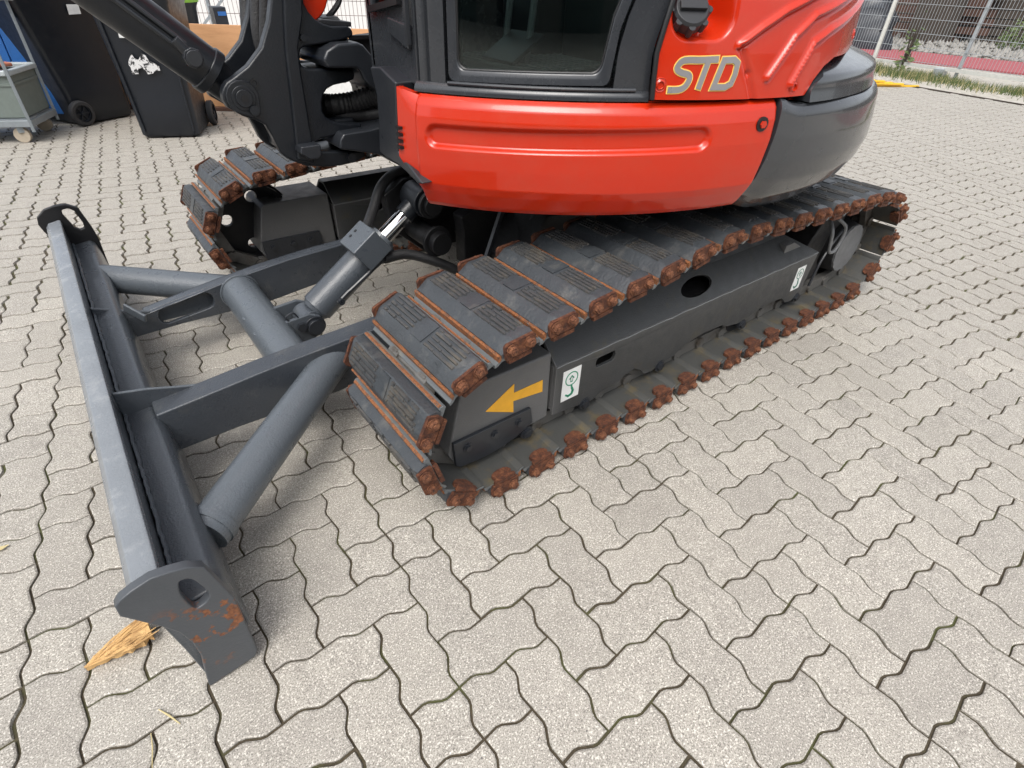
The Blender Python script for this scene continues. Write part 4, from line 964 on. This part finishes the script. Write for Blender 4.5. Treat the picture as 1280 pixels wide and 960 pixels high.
hosepx([[-0.128, 1.05, 0.833], [-0.108, 1, 0.837], [-0.05, 0.98, 0.842], [0.005, 0.95, 0.858], [0.05, 0.9, 0.869]], .028, rib=True)
hosepx([[-0.129, 1.06, 0.803], [-0.074, 1, 0.806], [-0.001, 0.98, 0.805], [0.059, 0.93, 0.813]], .024)
hosepx([[-0.112, 1.08, 0.779], [-0.029, 1.05, 0.777], [0.057, 1, 0.787]], .020)
hosepx([[0.006, 1.05, 0.864], [0.028, 1.05, 0.881], [0.051, 1.02, 0.883], [0.056, 0.98, 0.856]], .012)
# boom cylinder
b0 = Vector([-0.3784, 1.03, 0.8853]); b1 = Vector([-0.4164, 1.03, 0.9314]); b2 = Vector([-0.5986, 1.03, 1.1001])
bd = (b2-b1).normalized(); far_ = b1+bd*1.15
BC = obj('boom_cylinder', MB().cyl(b1+bd*.01, far_, .057, n=48).cyl(b0-bd*.0, b1+bd*.02, .040, .050, n=32), 'cast', EX, smooth=40)
obj('cylinder_collar', MB().cyl(b1+bd*.004, b1+bd*.030, .0615, n=48), 'cast', BC, bevel=.004)
bn = Vector((0, -1, 0)); bu = bd.cross(bn).normalized()
if bu.z < 0: bu = -bu
for off_ in (.012, .030):
    obj('hydraulic_pipe', MB().tube([b1+bd*.10+bn*.060+bu*(off_-.012), b1+bd*1.15+bn*.060+bu*(off_-.005)], .0065, 10), 'grey', BC)
obj('port_fitting', MB().cyl(b1+bd*.075+bn*.04, b1+bd*.075+bn*.085, .024, n=8).cyl(b1+bd*.075+bn*.085, b1+bd*.075+bn*.092, .019, n=20).cyl(b1+bd*.075+bn*.066+bu*.0, b1+bd*.125+bn*.066+bu*.01, .013, n=8), 'grey', BC, bevel=.002)
# boom foot and boom
bf = Vector([-0.166, 1.03, 1.127])
BM = obj('boom', MB().cyl(bf+Vector((0, -.085, 0)), bf+Vector((0, .085, 0)), .075, n=36), 'red', EX, bevel=.006)
bmz = MB().prism([(bf.x-.07, bf.z), (bf.x+.07, bf.z), (bf.x+.02, 1.9), (bf.x-.35, 2.75), (bf.x-.62, 2.85), (bf.x-.25, 1.9)], 'y', .955, 1.105); obj('boom_beam', bmz, 'red', BM, bevel=.01)

# ------------------------------------------------------------------ things on the paving
def splinter():
    t = thing('wood_splinter', 'pale splintered piece of wood lying under the near corner of the blade', 'wood scrap')
    A = Vector((*(-1.151, 0.119), .006)); B = Vector((*(-1.028, 0.129), .02))
    d = (B-A); side = Vector((-d.y, d.x, 0)).normalized()
    rnd = random.Random(3)
    core = []
    for k in range(15):
        q = k/14; wd = .002+.026*smoothstep(0, .8, q)*(1+.25*sin(k*2.3))+rnd.uniform(-.002, .003); c = A+d*q
        core.append((c+side*wd+Vector((0, 0, -.004)), c-side*wd*.9+Vector((0, 0, -.004)), c-side*wd*.8+Vector((0, 0, .010)), c+side*wd*.8+Vector((0, 0, .013))))
    mb = MB(); mb.add([p for c in core for p in c], [(a*4+b, a*4+(b+1) % 4, (a+1)*4+(b+1) % 4, (a+1)*4+b) for a in range(14) for b in range(4)]+[(0, 1, 2, 3), (59, 58, 57, 56)])
    obj('wood_core', mb, 'wood_pale', t, smooth=0)
    for k in range(70):
        s0 = rnd.uniform(-.02, .8); s1 = min(1.14, s0+rnd.uniform(.12, .45)); w = rnd.uniform(-1, 1)
        wid = lambda s: .003+.033*smoothstep(0, .75, s)
        p = A+d*s0+side*w*wid(max(0, s0))+Vector((0, 0, rnd.uniform(.009, .014))); q = A+d*s1+side*(w*wid(s1)+rnd.uniform(-.002, .002))+Vector((0, 0, rnd.uniform(.010, .017)))
        th = rnd.uniform(.0012, .0028)
        obj('wood_fibre', MB().tube([p, p.lerp(q, .5)+Vector((0, 0, .001)), q], [th*.2, th, th*.3], 5), 'wood_pale', t, smooth=0)
splinter()
def stick(name, label, pts, r, mat):
    o = obj(name, MB().tube([(*p, .004) for p in pts], r, 6), mat, label=label, category='plant scrap')
stick('straw_stalk', 'short pale straw lying on the paving below the blade', [(-1.049, -0.05), (-1.035, -0.074), (-1.021, -0.103)], [.001, .002, .0008], 'straw')
stick('straw_stalk', 'long thin pale stalk lying along a joint at the bottom edge', [(-1.069, -0.088), (-1.071, -0.115), (-1.078, -0.153)], [.0009, .0012, .0009], 'straw')

lf = Vector((*(-1.287, 0.583), .004)); obj('yellow_leaf', MB().add([lf+Vector((-.02, 0, 0)), lf+Vector((-.005, .008, .004)), lf+Vector((.018, .004, .001)), lf+Vector((.004, -.007, .003))], [(0, 3, 2, 1)]), 'straw', smooth=0, label='small pale yellow leaf lying on the paving at the left edge of the picture', category='leaf')
# wheelie bins
def wheelie(loc, rz, label, w0=.43, d0=.50, w1=.54, d1=.66, H=1.0):
    t = thing('wheelie_bin', label, 'bin', loc, rz, 'black wheeled bins behind the excavator')
    def ringp(w, d, z, r, yo=0):
        return [(x, y+yo, z) for x, y in rrect(-w/2, 0, w/2, d, r, 4)]
    L_ = [ringp(w0-.03, d0-.03, .012, .03, .015), ringp(w0, d0, .03, .035), ringp(w0+.015, d0+.02, .25, .04, 0), ringp(w1-.02, d1-.03, .90, .045, -.04), ringp(w1, d1, .92, .045, -.05), ringp(w1, d1, H, .045, -.05)]
    mb = MB(); n = len(L_[0])
    mb.add([p for l in L_ for p in l], [(k*n+i, k*n+(i+1) % n, (k+1)*n+(i+1) % n, (k+1)*n+i) for k in range(len(L_)-1) for i in range(n)]+[tuple(range(n))])
    obj('bin_body', mb, 'plastic', t, smooth=40)
    for x in (-w0/2+.035, w0/2-.035): obj('moulded_rib', MB().bar((x, -.004, .05), (x*1.18, -.046, .90), .016, .012), 'plastic', t, bevel=.004)
    obj('lid', MB().prism([(-.11, H), (-.10, H+.03), (.2, H+.075), (d1-.02, H+.06), (d1, H)], 'x', -w1/2-.015, w1/2+.015), 'plastic', t, bevel=.012)
    obj('grip', MB().tube([(-w1/2+.04, d1-.02, H), (-w1/2+.04, d1+.06, H+.01), (w1/2-.04, d1+.06, H+.01), (w1/2-.04, d1-.02, H)], .014, 8), 'plastic', t)
    for s in (-1, 1):
        c = Vector((s*(w0/2+.035), d0-.035, .10))
        wh = obj('wheel', MB().rings(c-Vector((.025*s, 0, 0)), (s, 0, 0), [(0, .02), (0, .088), (.008, .098), (.042, .098), (.050, .088), (.050, .066)], 32), 'tyre', t)
        rm = MB().rings(c-Vector((.010*s, 0, 0)), (s, 0, 0), [(0, .068), (.026, .066), (.026, .058), (.012, .055), (.012, .016), (.034, .016), (.034, 0)], 28)
        for k in range(6):
            a = k*pi/3; rm.bar(c+Vector((.008*s, .014*cos(a), .014*sin(a))), c+Vector((.008*s, .060*cos(a), .060*sin(a))), .012, .010, up=(1, 0, 0))
        obj('rim', rm, 'plastic', wh)
    obj('axle', MB().cyl((-w0/2-.04, d0-.035, .10), (w0/2+.04, d0-.035, .10), .011, n=12), 'galv', t)
    return t
pA = [(-0.314, 4.739), (0.093, 4.568)]
ra = math.atan2(pA[1][1]-pA[0][1], pA[1][0]-pA[0][0])
binA = wheelie(((pA[0][0]+pA[1][0])/2, (pA[0][1]+pA[1][1])/2, 0), ra, 'black wheelie bin with a torn white sticker on its front, nearest the plywood board')
# torn sticker and the small label on its face
def face(t, poly, mat, name, w0=.43, **kw):
    # poly in (x, z) on the front face; front leans outwards to the top
    mb = MB().prism(poly, 'y', -.002, .0); 
    mb.v = [(x, y-.045*smoothstep(0, 1, z/.9)*1.0-.0035-.003, z) for x, y, z in mb.v]
    return obj(name, mb, mat, t, smooth=0, **kw)
S1 = [(0.107, 0.558), (0.144, 0.603), (0.153, 0.571), (0.177, 0.564), (0.213, 0.608), (0.234, 0.591), (0.243, 0.558), (0.266, 0.545), (0.301, 0.525), (0.299, 0.491), (0.262, 0.489), (0.242, 0.471), (0.206, 0.467), (0.2, 0.492), (0.18, 0.512), (0.148, 0.498), (0.144, 0.468), (0.1, 0.468), (0.105, 0.512), (0.098, 0.532)]
S2 = [(0.104, 0.733), (0.161, 0.727), (0.165, 0.702), (0.102, 0.704)]
hw = math.dist(pA[0], pA[1])/2
def lean(P): return [(x-hw, z) for x, z in P]
face(binA, lean(S1), 'torn', 'torn_sticker'); face(binA, lean(S2), 'white', 'small_label')
pB = (-0.634, 5.465); rb = math.atan2(5.555-5.31, -0.238--0.706)
# seen from its side: the wheel end is on the left, the axle runs towards the camera
ux = Vector((cos(rb), sin(rb), 0)); nx = Vector((sin(rb), -cos(rb), 0))
org = Vector((pB[0], pB[1], 0))+ux*(.50-.04)-nx*(.215+.02)
binB = wheelie((org.x, org.y, 0), rb+pi/2, 'black wheelie bin seen from its side with its wheel showing, left of the stickered bin', w0=.46, w1=.56, d1=.72)
bx_l = [(0.201, 0.861), (0.294, 0.859), (0.291, 0.795), (0.194, 0.793)]
lb_ = MB().prism([(.46-s_, z) for s_, z in bx_l], 'x', -.281, -.279); obj('printed_label', lb_, 'white', binB, smooth=0)

# plywood board leaning behind
q0, q1 = (0.408, 5.588), (0.717, 5.381)
bd_ = Vector((q1[0]-q0[0], q1[1]-q0[1], 0)).normalized(); bn_ = Vector((-bd_.y, bd_.x, 0))
tb_ = [(-0.055, 0.705), (0.211, 0.712), (1.657, 0.738)]
hb = tb_[1][1]
board = thing('plywood_board', 'tan plywood sheet standing on edge behind the bins and the swing bracket', 'board', (q0[0], q0[1], 0), math.atan2(bd_.y, bd_.x))
obj('sheet', MB().box((-.9, .04, .035), (1.75, .062, hb)), 'ply', board, bevel=.002)
obj('bottom_rail', MB().box((-.9, .0, .002), (1.75, .07, .032)), 'brown', board)
wp = obj('white_sheet', MB().prism([(.95, .03), (1.5, .03), (1.5, .42), (.95, .42)], 'y', .0, .02), 'white', label='white sheet leaning on the plywood board behind the swing bracket', category='sheet')
wp.location = (q0[0], q0[1], .0); wp.rotation_euler = (0, 0, math.atan2(bd_.y, bd_.x))
# trolley with planter
TR = Vector((*(-0.984, 4.984), 0)); T2 = Vector((*(-0.789, 5.421), 0)); td = (T2-TR).normalized(); tl = Vector((-td.y, td.x, 0))
tro = thing('trolley', 'weathered grey steel trolley on casters at the left edge, in front of the blue panels', 'trolley')
def P3(a, b, z): v = TR+tl*a+td*b; return (v.x, v.y, z)
LW, LD = .62, .44
for a, b, c, d in ((0, 0, LW, 0), (0, LD, LW, LD), (0, 0, 0, LD), (LW, 0, LW, LD), (LW/2, 0, LW/2, LD)):
    obj('base_rail', MB().bar(P3(a, b, .14), P3(c, d, .14), .03, .045), 'trolley', tro, bevel=.003)
for a, b in ((0, 0), (0, LD), (LW, 0), (LW, LD)):
    obj('post', MB().bar(P3(a, b, .08), P3(a, b, 1.05), .034, .022), 'trolley', tro, bevel=.003)
    c = Vector(P3(a+(.10 if a == 0 else -.1), b+(.03 if b == 0 else -.03), .055))
    cs = obj('caster', MB().cyl(c-td*.018, c+td*.018, .055, n=28), 'wheelcream', tro, bevel=.004); obj('fork', MB().box((c.x-.02, c.y-.03, .075), (c.x+.02, c.y+.03, .125)), 'trolley', tro)
for b in (0, LD): obj('top_rail', MB().bar(P3(0, b, .92), P3(LW, b, .92), .03, .05), 'trolley', tro, bevel=.003)
obj('top_rail', MB().bar(P3(0, 0, .92), P3(0, LD, .92), .03, .05), 'trolley', tro, bevel=.003)
obj('deck', MB().prism([P3(.02, .02, 0)[:2], P3(LW-.02, .02, 0)[:2], P3(LW-.02, LD-.02, 0)[:2], P3(.02, LD-.02, 0)[:2]], 'z', .162, .172), 'trolley', tro)
pln = thing('planter', 'grey green plastic planter box standing in the trolley', 'planter')
def frus(a0, b0, a1, b1, z0, z1, e): return [P3(a0-e, b0-e, z0), P3(a1+e, b0-e, z0), P3(a1+e, b1+e, z0), P3(a0-e, b1+e, z0)], [P3(a0-2.2*e, b0-2.2*e, z1), P3(a1+2.2*e, b0-2.2*e, z1), P3(a1+2.2*e, b1+2.2*e, z1), P3(a0-2.2*e, b1+2.2*e, z1)]
lo_, hi_ = frus(.02, .02, LW-.02, LD-.01, .173, .475, .006)
pb = MB().add(lo_+hi_, [(0, 1, 2, 3), (0, 1, 5, 4), (1, 2, 6, 5), (2, 3, 7, 6), (3, 0, 4, 7)]); obj('box', pb, 'box_grey', pln, bevel=.01)
for i in range(4): obj('rim', MB().bar(hi_[i], hi_[(i+1) % 4], .045, .035), 'box_rim', pln, bevel=.008)
for i in range(4): 
    m1 = [Vector(a).lerp(Vector(b), .75) for a, b in zip(lo_, hi_)]; obj('moulded_band', MB().bar(m1[i], m1[(i+1) % 4], .012, .018), 'box_grey', pln)
obj('red_cloth', MB().prism([P3(.12, .10, 0)[:2], P3(LW-.1, .10, 0)[:2], P3(LW-.1, LD-.1, 0)[:2], P3(.12, LD-.1, 0)[:2]], 'z', .38, .455), 'maroon', bevel=.012, label='dark red cloth stuffed into the grey planter on the trolley', category='cloth')
o = obj('clay_tile', MB().bar(P3(.10, .30, .50), P3(.36, .02, .50), .10, .025), 'terracotta', bevel=.008, label='terracotta tile lying across the planter rim', category='tile')
bp = thing('blue_panel_stack', 'blue ribbed plastic panels standing behind the trolley', 'panels')
for k in range(9): obj('panel', MB().bar(P3(-.06+k*.125, LD+.22, .08), P3(-.08+k*.125, LD+.26, 1.5), .118, .03, up=td), 'blue', bp, bevel=.005)
for k in range(2): obj('white_tube', MB().cyl(P3(-.16, LD-.1-.16*k, .96-.04*k), P3(.10, LD-.1-.16*k, .96-.04*k), .013, n=14), 'white', label=('upper' if k == 0 else 'lower')+' of the two short white tubes lying on top of the trolley', category='tube', group='white tubes on the trolley')
sh = thing('dark_crate', 'black crate on the ground behind the trolley and beside the blue panels', 'crate')
obj('crate_body', MB().box((-.05, -.2, 0), (.55, .3, .9)), 'plastic', sh, bevel=.01); obj('crate_rim', MB().box((-.06, -.21, .86), (.56, .31, .90)), 'plastic', sh, bevel=.005)
v = TR+tl*(-.28)+td*.95; sh.location = (v.x-.3, v.y+.55, 0)

# ------------------------------------------------------------------ fence behind the board (left)
def mesh_fence(name, label, A, B, H, z0, nv, nh, post_every, rwire, mat, pmat, wiremode='double', posts=None):
    t = thing(name, label, 'fence')
    A = Vector((*A, 0)); B = Vector((*B, 0)); d = (B-A); L_ = d.length; d.normalize(); n = Vector((-d.y, d.x, 0))
    w = MB(); k = 0; s = 0
    while s < L_:
        p = A+d*s; w.bar(p+Vector((0, 0, z0)), p+Vector((0, 0, H)), rwire*1.5, rwire*1.5, up=(1, 0, 0)); s += nv
    obj('vertical_wires', w, mat, t, smooth=0, kind='stuff')
    z = z0+.02
    while z <= H:
        for off in ((-.006, .006) if wiremode == 'double' else (0,)):
            obj('horizontal_wire', MB().bar(A+n*off+Vector((0, 0, z)), B+n*off+Vector((0, 0, z)), rwire*2, rwire*2), mat, t, smooth=0)
        z += nh
    for s in posts: p = A+d*s+n*.03; obj('post', MB().bar(p+Vector((0, 0, -.04)), p+Vector((0, 0, H+.03)), .045, .045), pmat, t, bevel=.003)
    return t, A, B, d, n
fA = (-1.5, 9.6); fB = (6.5, 6.3)
t1, A_, B_, d_, n_ = mesh_fence('mesh_fence', 'fine mesh site fence behind the plywood board with rusty brown rails', fA, fB, 2.0, .1, .055, .055*3, 2.5, .0028, 'brown', 'galv', 'single', (.5, 3.0, 5.5, 8.0))
for z in (.86, 1.25): obj('rusty_rail', MB().bar(A_-n_*.05+Vector((0, 0, z)), B_-n_*.05+Vector((0, 0, z)), .03, .04), 'brown', t1)
for s, e in ((1.2, 2.6), (2.8, 4.0)): obj('diagonal_brace', MB().bar(A_+d_*s-n_*.08+Vector((0, 0, .4)), A_+d_*e-n_*.08+Vector((0, 0, 1.5)), .03, .03), 'galv', t1)
yard = obj('concrete_yard', MB().prism([(-12, 9.9), (0, 9.2), (6.5, 6.6), (10.5, 12), (30, 60), (-12, 60)], 'z', -.058, -.004), 'pale_concrete', kind='structure')
bk = thing('blue_crate', 'dark blue crate standing behind the plywood board beside the hoses', 'crate', (1.126, 7.296, 0))
obj('crate_body', MB().box((-.07, .0, .0), (.07, .2, .745)), 'tarp', bk, bevel=.01); obj('crate_band', MB().box((-.03, -.005, .66), (.06, .0, .70)), 'blue', bk)
gm_ = thing('green_tub', 'green tub standing behind the boom cylinder beside the bins', 'tub', (.55, 7.3, 0))
obj('tub_body', MB().rings((0, 0, 0), (0, 0, 1), [(0, 0), (0, .25), (.75, .33), (.8, .36), (.8, .33), (.3, .28), (.3, 0)], 28), 'plastic', gm_); obj('tub_lid', MB().rings((0, 0, .8), (0, 0, 1), [(0, .37), (.03, .37), (.06, .2), (.06, 0)], 28), 'leafgreen', gm_)

# ------------------------------------------------------------------ right hand fence and what lies behind it
RA, RB_ = (11.35, 4.9), (10.75, 1.9)
ra0 = [(11.137, 4.111), (11.192, 2.838), (10.791, 1.823)]
dR = Vector((ra0[2][0]-ra0[0][0], ra0[2][1]-ra0[0][1])).normalized()
fa = (ra0[1][0]-dR.x*5.0, ra0[1][1]-dR.y*5.0); fb = (ra0[1][0]+dR.x*7.5, ra0[1][1]+dR.y*7.5)
s_post2 = 5.0; s_post1 = 5.0-math.dist(ra0[1], (11.357, 4.253))
t2, A_, B_, d_, n_ = mesh_fence('panel_fence', 'galvanised double wire panel fence along the grass strip on the right', fa, fb, 1.83, .13, .05, .20, 2.5, .003, 'galv', 'galv', 'double', (s_post2, s_post2+2.5, s_post2+5))
obj('post', MB().bar(A_+d_*s_post1-n_*.05+Vector((0, 0, -.04)), A_+d_*s_post1-n_*.05+Vector((0, 0, 1.9)), .05, .05), 'pale_metal', t2, label='pale cream fence post')
obj('bottom_rail', MB().bar(A_+Vector((0, 0, .10)), B_+Vector((0, 0, .10)), .04, .05), 'pale_metal', t2)
for s in (4.75, 7.2): obj('concrete_foot', MB().box((A_.x+d_.x*s-.12, A_.y+d_.y*s-.07, -.05), (A_.x+d_.x*s+.12, A_.y+d_.y*s+.07, .11)), 'galv', t2, bevel=.01)
# kerb line
kA = Vector((KA[0], KA[1], 0))-Vector((kd.x, kd.y, 0))*4; kB = Vector((KB[0], KB[1], 0))+Vector((kd.x, kd.y, 0))*6
obj('kerb', MB().bar(kA+Vector((0, 0, -.02)), kB+Vector((0, 0, -.02)), .025, .06), 'wood_old', kind='structure')
# grass strip
gr = MB(); rnd = random.Random(11)
for k in range(26000):
    s = rnd.uniform(0, 12.5); off = abs(rnd.gauss(0, .32)); 
    if off > .95: continue
    p = Vector((fa[0], fa[1], 0))+d_*s+(-1 if n_.x > 0 else 1)*n_*off
    clump = .5+.5*sin(s*3.1)*sin(s*1.3+off*4)
    if rnd.random() > .15+.75*clump: continue
    h = rnd.uniform(.02, .13)*(.35+.9*clump)*(1-off*.5); a = rnd.uniform(0, 6.3); w = .005; gr.cur = 1 if rnd.random() < .2 else 0
    l = Vector((cos(a), sin(a), 0)); q = Vector((rnd.uniform(-.05, .05), rnd.uniform(-.05, .05), h))
    gr.add([p-l*w+Vector((0, 0, -.06)), p+l*w+Vector((0, 0, -.06)), p+q+Vector((0, 0, -.0))], [(0, 1, 2)])
obj('grass', gr, ['leaf', 'straw'], smooth=0, kind='stuff', label='green and dry grass growing along the foot of the panel fence', category='grass')
# yellow slats
ys = thing('yellow_slat_bundle', 'small bundle of yellow slats lying on the gravel by the counterweight', 'slats')
y0_ = Vector((*(8.772, 3.103), 0)); y1_ = Vector((*(9.356, 2.747), 0)); yd = (y1_-y0_).normalized(); yn = Vector((-yd.y, yd.x, 0))
for k in range(9):
    a = y0_+yn*(k % 3)*.07-yd*(.5+.05*k)+Vector((0, 0, .012+.03*(k//3))); b = a+yd*(1.3-.05*k)+yn*rnd.uniform(-.05, .05)
    obj('slat', MB().bar(a, b, .05, .02), 'yel_plastic', ys, bevel=.002)
# beyond the fence: red strip, gravel, rubble, dark heaps, timber, plants
far0 = [(13.405, 4.187), (13.59, 2.524), (15.671, 5.012), (15.918, 3.162)]
fdir = Vector((far0[1][0]-far0[0][0], far0[1][1]-far0[0][1], 0)).normalized()
def strip(a, b, z): 
    a = Vector((*a, 0)); b = Vector((*b, 0)); return [(a-fdir*8)[:2], (a+fdir*14)[:2], (b+fdir*14)[:2], (b-fdir*8)[:2]]
obj('road_strip', MB().prism(strip(far0[0], far0[2], 0), 'z', -.058, -.03), 'red_paving', kind='structure')
nfar = Vector((-fdir.y, fdir.x, 0)); nfar = nfar if nfar.x > 0 else -nfar
o0 = Vector((*far0[2], 0))
rub = MB(); rnd = random.Random(5)
def rock(mb, c, r):
    v = []; 
    for dx, dy, dz in ((1,0,0),(-1,0,0),(0,1,0),(0,-1,0),(0,0,1),(0,0,-1)): v.append(Vector(c)+Vector((dx, dy, dz))*r*rnd.uniform(.6, 1.15))
    mb.add(v, [(0,2,4),(2,1,4),(1,3,4),(3,0,4),(2,0,5),(1,2,5),(3,1,5),(0,3,5)])
for k in range(5200):
    s = rnd.uniform(-9, 15); q = abs(rnd.gauss(0, 1.6)); p = o0+fdir*s+nfar*(q+.1); rock(rub, (p.x, p.y, -.03+rnd.uniform(0, .12)*min(1, q)), rnd.uniform(.03, .11))
obj('rubble', rub, 'stone', smooth=0, kind='stuff', label='grey rubble stones spread behind the red strip beyond the fence', category='rubble')
def heap(name, label, c, size, mat, seed, cat):
    rnd = random.Random(seed); mb = MB(); nu, nv = 28, 12
    vs_ = []
    for j in range(nv+1):
        for i in range(nu):
            a = 2*pi*i/nu; b = pi/2*j/nv; r = 1+.16*sin(3*a+seed)+.10*sin(7*a+2*b+seed*2)+.06*rnd.uniform(-1, 1)
            vs_.append((c[0]+size[0]*r*cos(a)*cos(b)**.6, c[1]+size[1]*r*sin(a)*cos(b)**.6, -.06+size[2]*sin(b)**.8*(1+.1*rnd.uniform(-1, 1))))
    mb.add(vs_, [(j*nu+i, j*nu+(i+1) % nu, (j+1)*nu+(i+1) % nu, (j+1)*nu+i) for j in range(nv) for i in range(nu)])
    return obj(name, mb, mat, smooth=50, label=label, category=cat)
c1 = o0-fdir*2.2+nfar*.3; heap('tarpaulin_heap', 'dark blue tarpaulin covered heap beyond the fence, left of the red strip', c1[:2], (1.5, 1.3, 1.2), 'tarp', 1, 'heap')
c2 = o0-fdir*5.2+nfar*.5; heap('earth_heap', 'dark earth heap beyond the fence beside the counterweight', c2[:2], (2.2, 1.6, 1.0), 'wood_old', 2, 'heap')
# timber stacks: each beam its own part
def timber(label, c, L_, rows, cols, mat, seed, dirv):
    t = thing('timber_stack', label, 'timber'); rnd = random.Random(seed); side = Vector((-dirv.y, dirv.x, 0))
    for r in range(rows):
        for k in range(cols):
            a = Vector((c[0], c[1], 0))+side*k*.20+Vector((0, 0, .12+r*.19))+dirv*rnd.uniform(-.3, .3)
            obj('beam', MB().bar(a-dirv*L_/2, a+dirv*L_/2*rnd.uniform(.85, 1.1), .17, .15), mat, t)
    return t
c3 = o0+fdir*2.0+nfar*3.4; timber('dark weathered timber beams stacked beyond the fence behind the rubble', c3[:2], 6, 6, 4, 'wood_old', 3, fdir)
c4 = o0-fdir*1.3+nfar*2.9; timber('reddish brown timber stack beyond the fence above the tarpaulin heap', c4[:2], 3, 8, 3, 'brown', 4, fdir)
c5 = o0+fdir*8+nfar*4.4; timber('long dark timber stack beyond the fence at the right edge', c5[:2], 6, 7, 4, 'wood_old', 6, fdir)
pb_ = thing('pale_planks', 'short pale planks lying on top of the dark timber beyond the fence', 'planks')
for k in range(4):
    a = o0-fdir*.4+nfar*(1.8+.1*k)+Vector((0, 0, 1.62+.04*k)); obj('plank', MB().bar(a-fdir*.8, a+fdir*(.8+.2*k), .12, .03), 'wood_pale', pb_)
obj('plank_support', MB().box((o0.x-fdir.x*.4+nfar.x*1.8-.3, o0.y-fdir.y*.4+nfar.y*1.8-.3, -.05), (o0.x-fdir.x*.4+nfar.x*1.8+.5, o0.y-fdir.y*.4+nfar.y*1.8+.5, 1.60)), 'wood_old', pb_)
def bush(name, label, c, r, h, n, seed):
    t = thing(name, label, 'bush', (c[0], c[1], 0)); rnd = random.Random(seed); mb = MB(); st = MB()
    for k in range(9):
        a = rnd.uniform(0, 6.3); st.tube([(0, 0, -.06), (cos(a)*r*.3, sin(a)*r*.3, h*.5), (cos(a)*r*.7, sin(a)*r*.7, h*.85)], [.02, .012, .005], 5)
    for k in range(n):
        a = rnd.uniform(0, 6.3); q = rnd.random()**.5*r; z = rnd.random()**.8*h*(1-.4*(q/r)**2)*(1+.25*sin(3*a+seed)); s = rnd.uniform(.03, .075)
        p = Vector((q*cos(a), q*sin(a), z)); u = Vector((rnd.uniform(-1, 1), rnd.uniform(-1, 1), rnd.uniform(-.4, .4))).normalized(); w = u.orthogonal().normalized()
        mb.add([p-u*s, p+w*s*.4, p+u*s, p-w*s*.4], [(0, 1, 2, 3)])
    obj('stems', st, 'wood_old', t); obj('foliage', mb, 'leaf', t, smooth=0, kind='stuff')
bush('shrub', 'low green shrub in front of the timber beyond the fence, near the cream post', (o0-fdir*3.4+nfar*1.9)[:2], .8, 1.25, 1300, 1)
bush('shrub', 'taller leafy shrub beyond the fence at the right edge of the picture', (o0+fdir*4.2+nfar*2.3)[:2], 1.0, 1.3, 1800, 2)
bush('weed', 'thin dry weed growing at the fence between the two posts', (A_+d_*4.1)[:2], .12, .75, 70, 3)
bush('shrub', 'small green shrub behind the rubble beyond the fence, left of the taller one', (o0+fdir*1.6+nfar*2.2)[:2], .7, .8, 700, 5)
# dark hedge and shed wall closing the view
hb_ = MB(); hc = o0+nfar*9
hedge_t = thing('timber_shed', 'long dark timber shed wall far beyond the fence', 'shed')
for k in range(60):
    a = hc+fdir*(-12+k*.5); obj('board', MB().bar(a+Vector((0, 0, -.05)), a+Vector((0, 0, 3.2)), .48, .05, up=nfar), 'wood_old', hedge_t)


wk = thing('reflection_hall', 'long grey workshop hall with roller doors across the yard behind the photographer', 'building', (-9.5, -10.5, 0), radians(-45))  # unseen hall, added so glass and paint get dark reflections
obj('wall', MB().box((-16, -.3, -.06), (16, 0, 6.2)), 'hallwall', wk)
obj('roof', MB().box((-16.4, -8, 6.2), (16.4, .5, 6.6)), 'wood_old', wk)
for k in range(5):
    x = -13+k*6
    obj('roller_door', MB().box((x, 0, 0), (x+3.6, .06, 3.9)), 'plastic' if k % 2 else 'halldoor', wk)
    for q in range(9): obj('door_slat', MB().box((x+.02, .06, .1+q*.42), (x+3.58, .085, .46+q*.42)), 'plastic' if k % 2 else 'halldoor', wk)
    obj('window', MB().box((x+4.1, 0, 1.4), (x+5.6, .05, 3.2)), 'seal', wk)
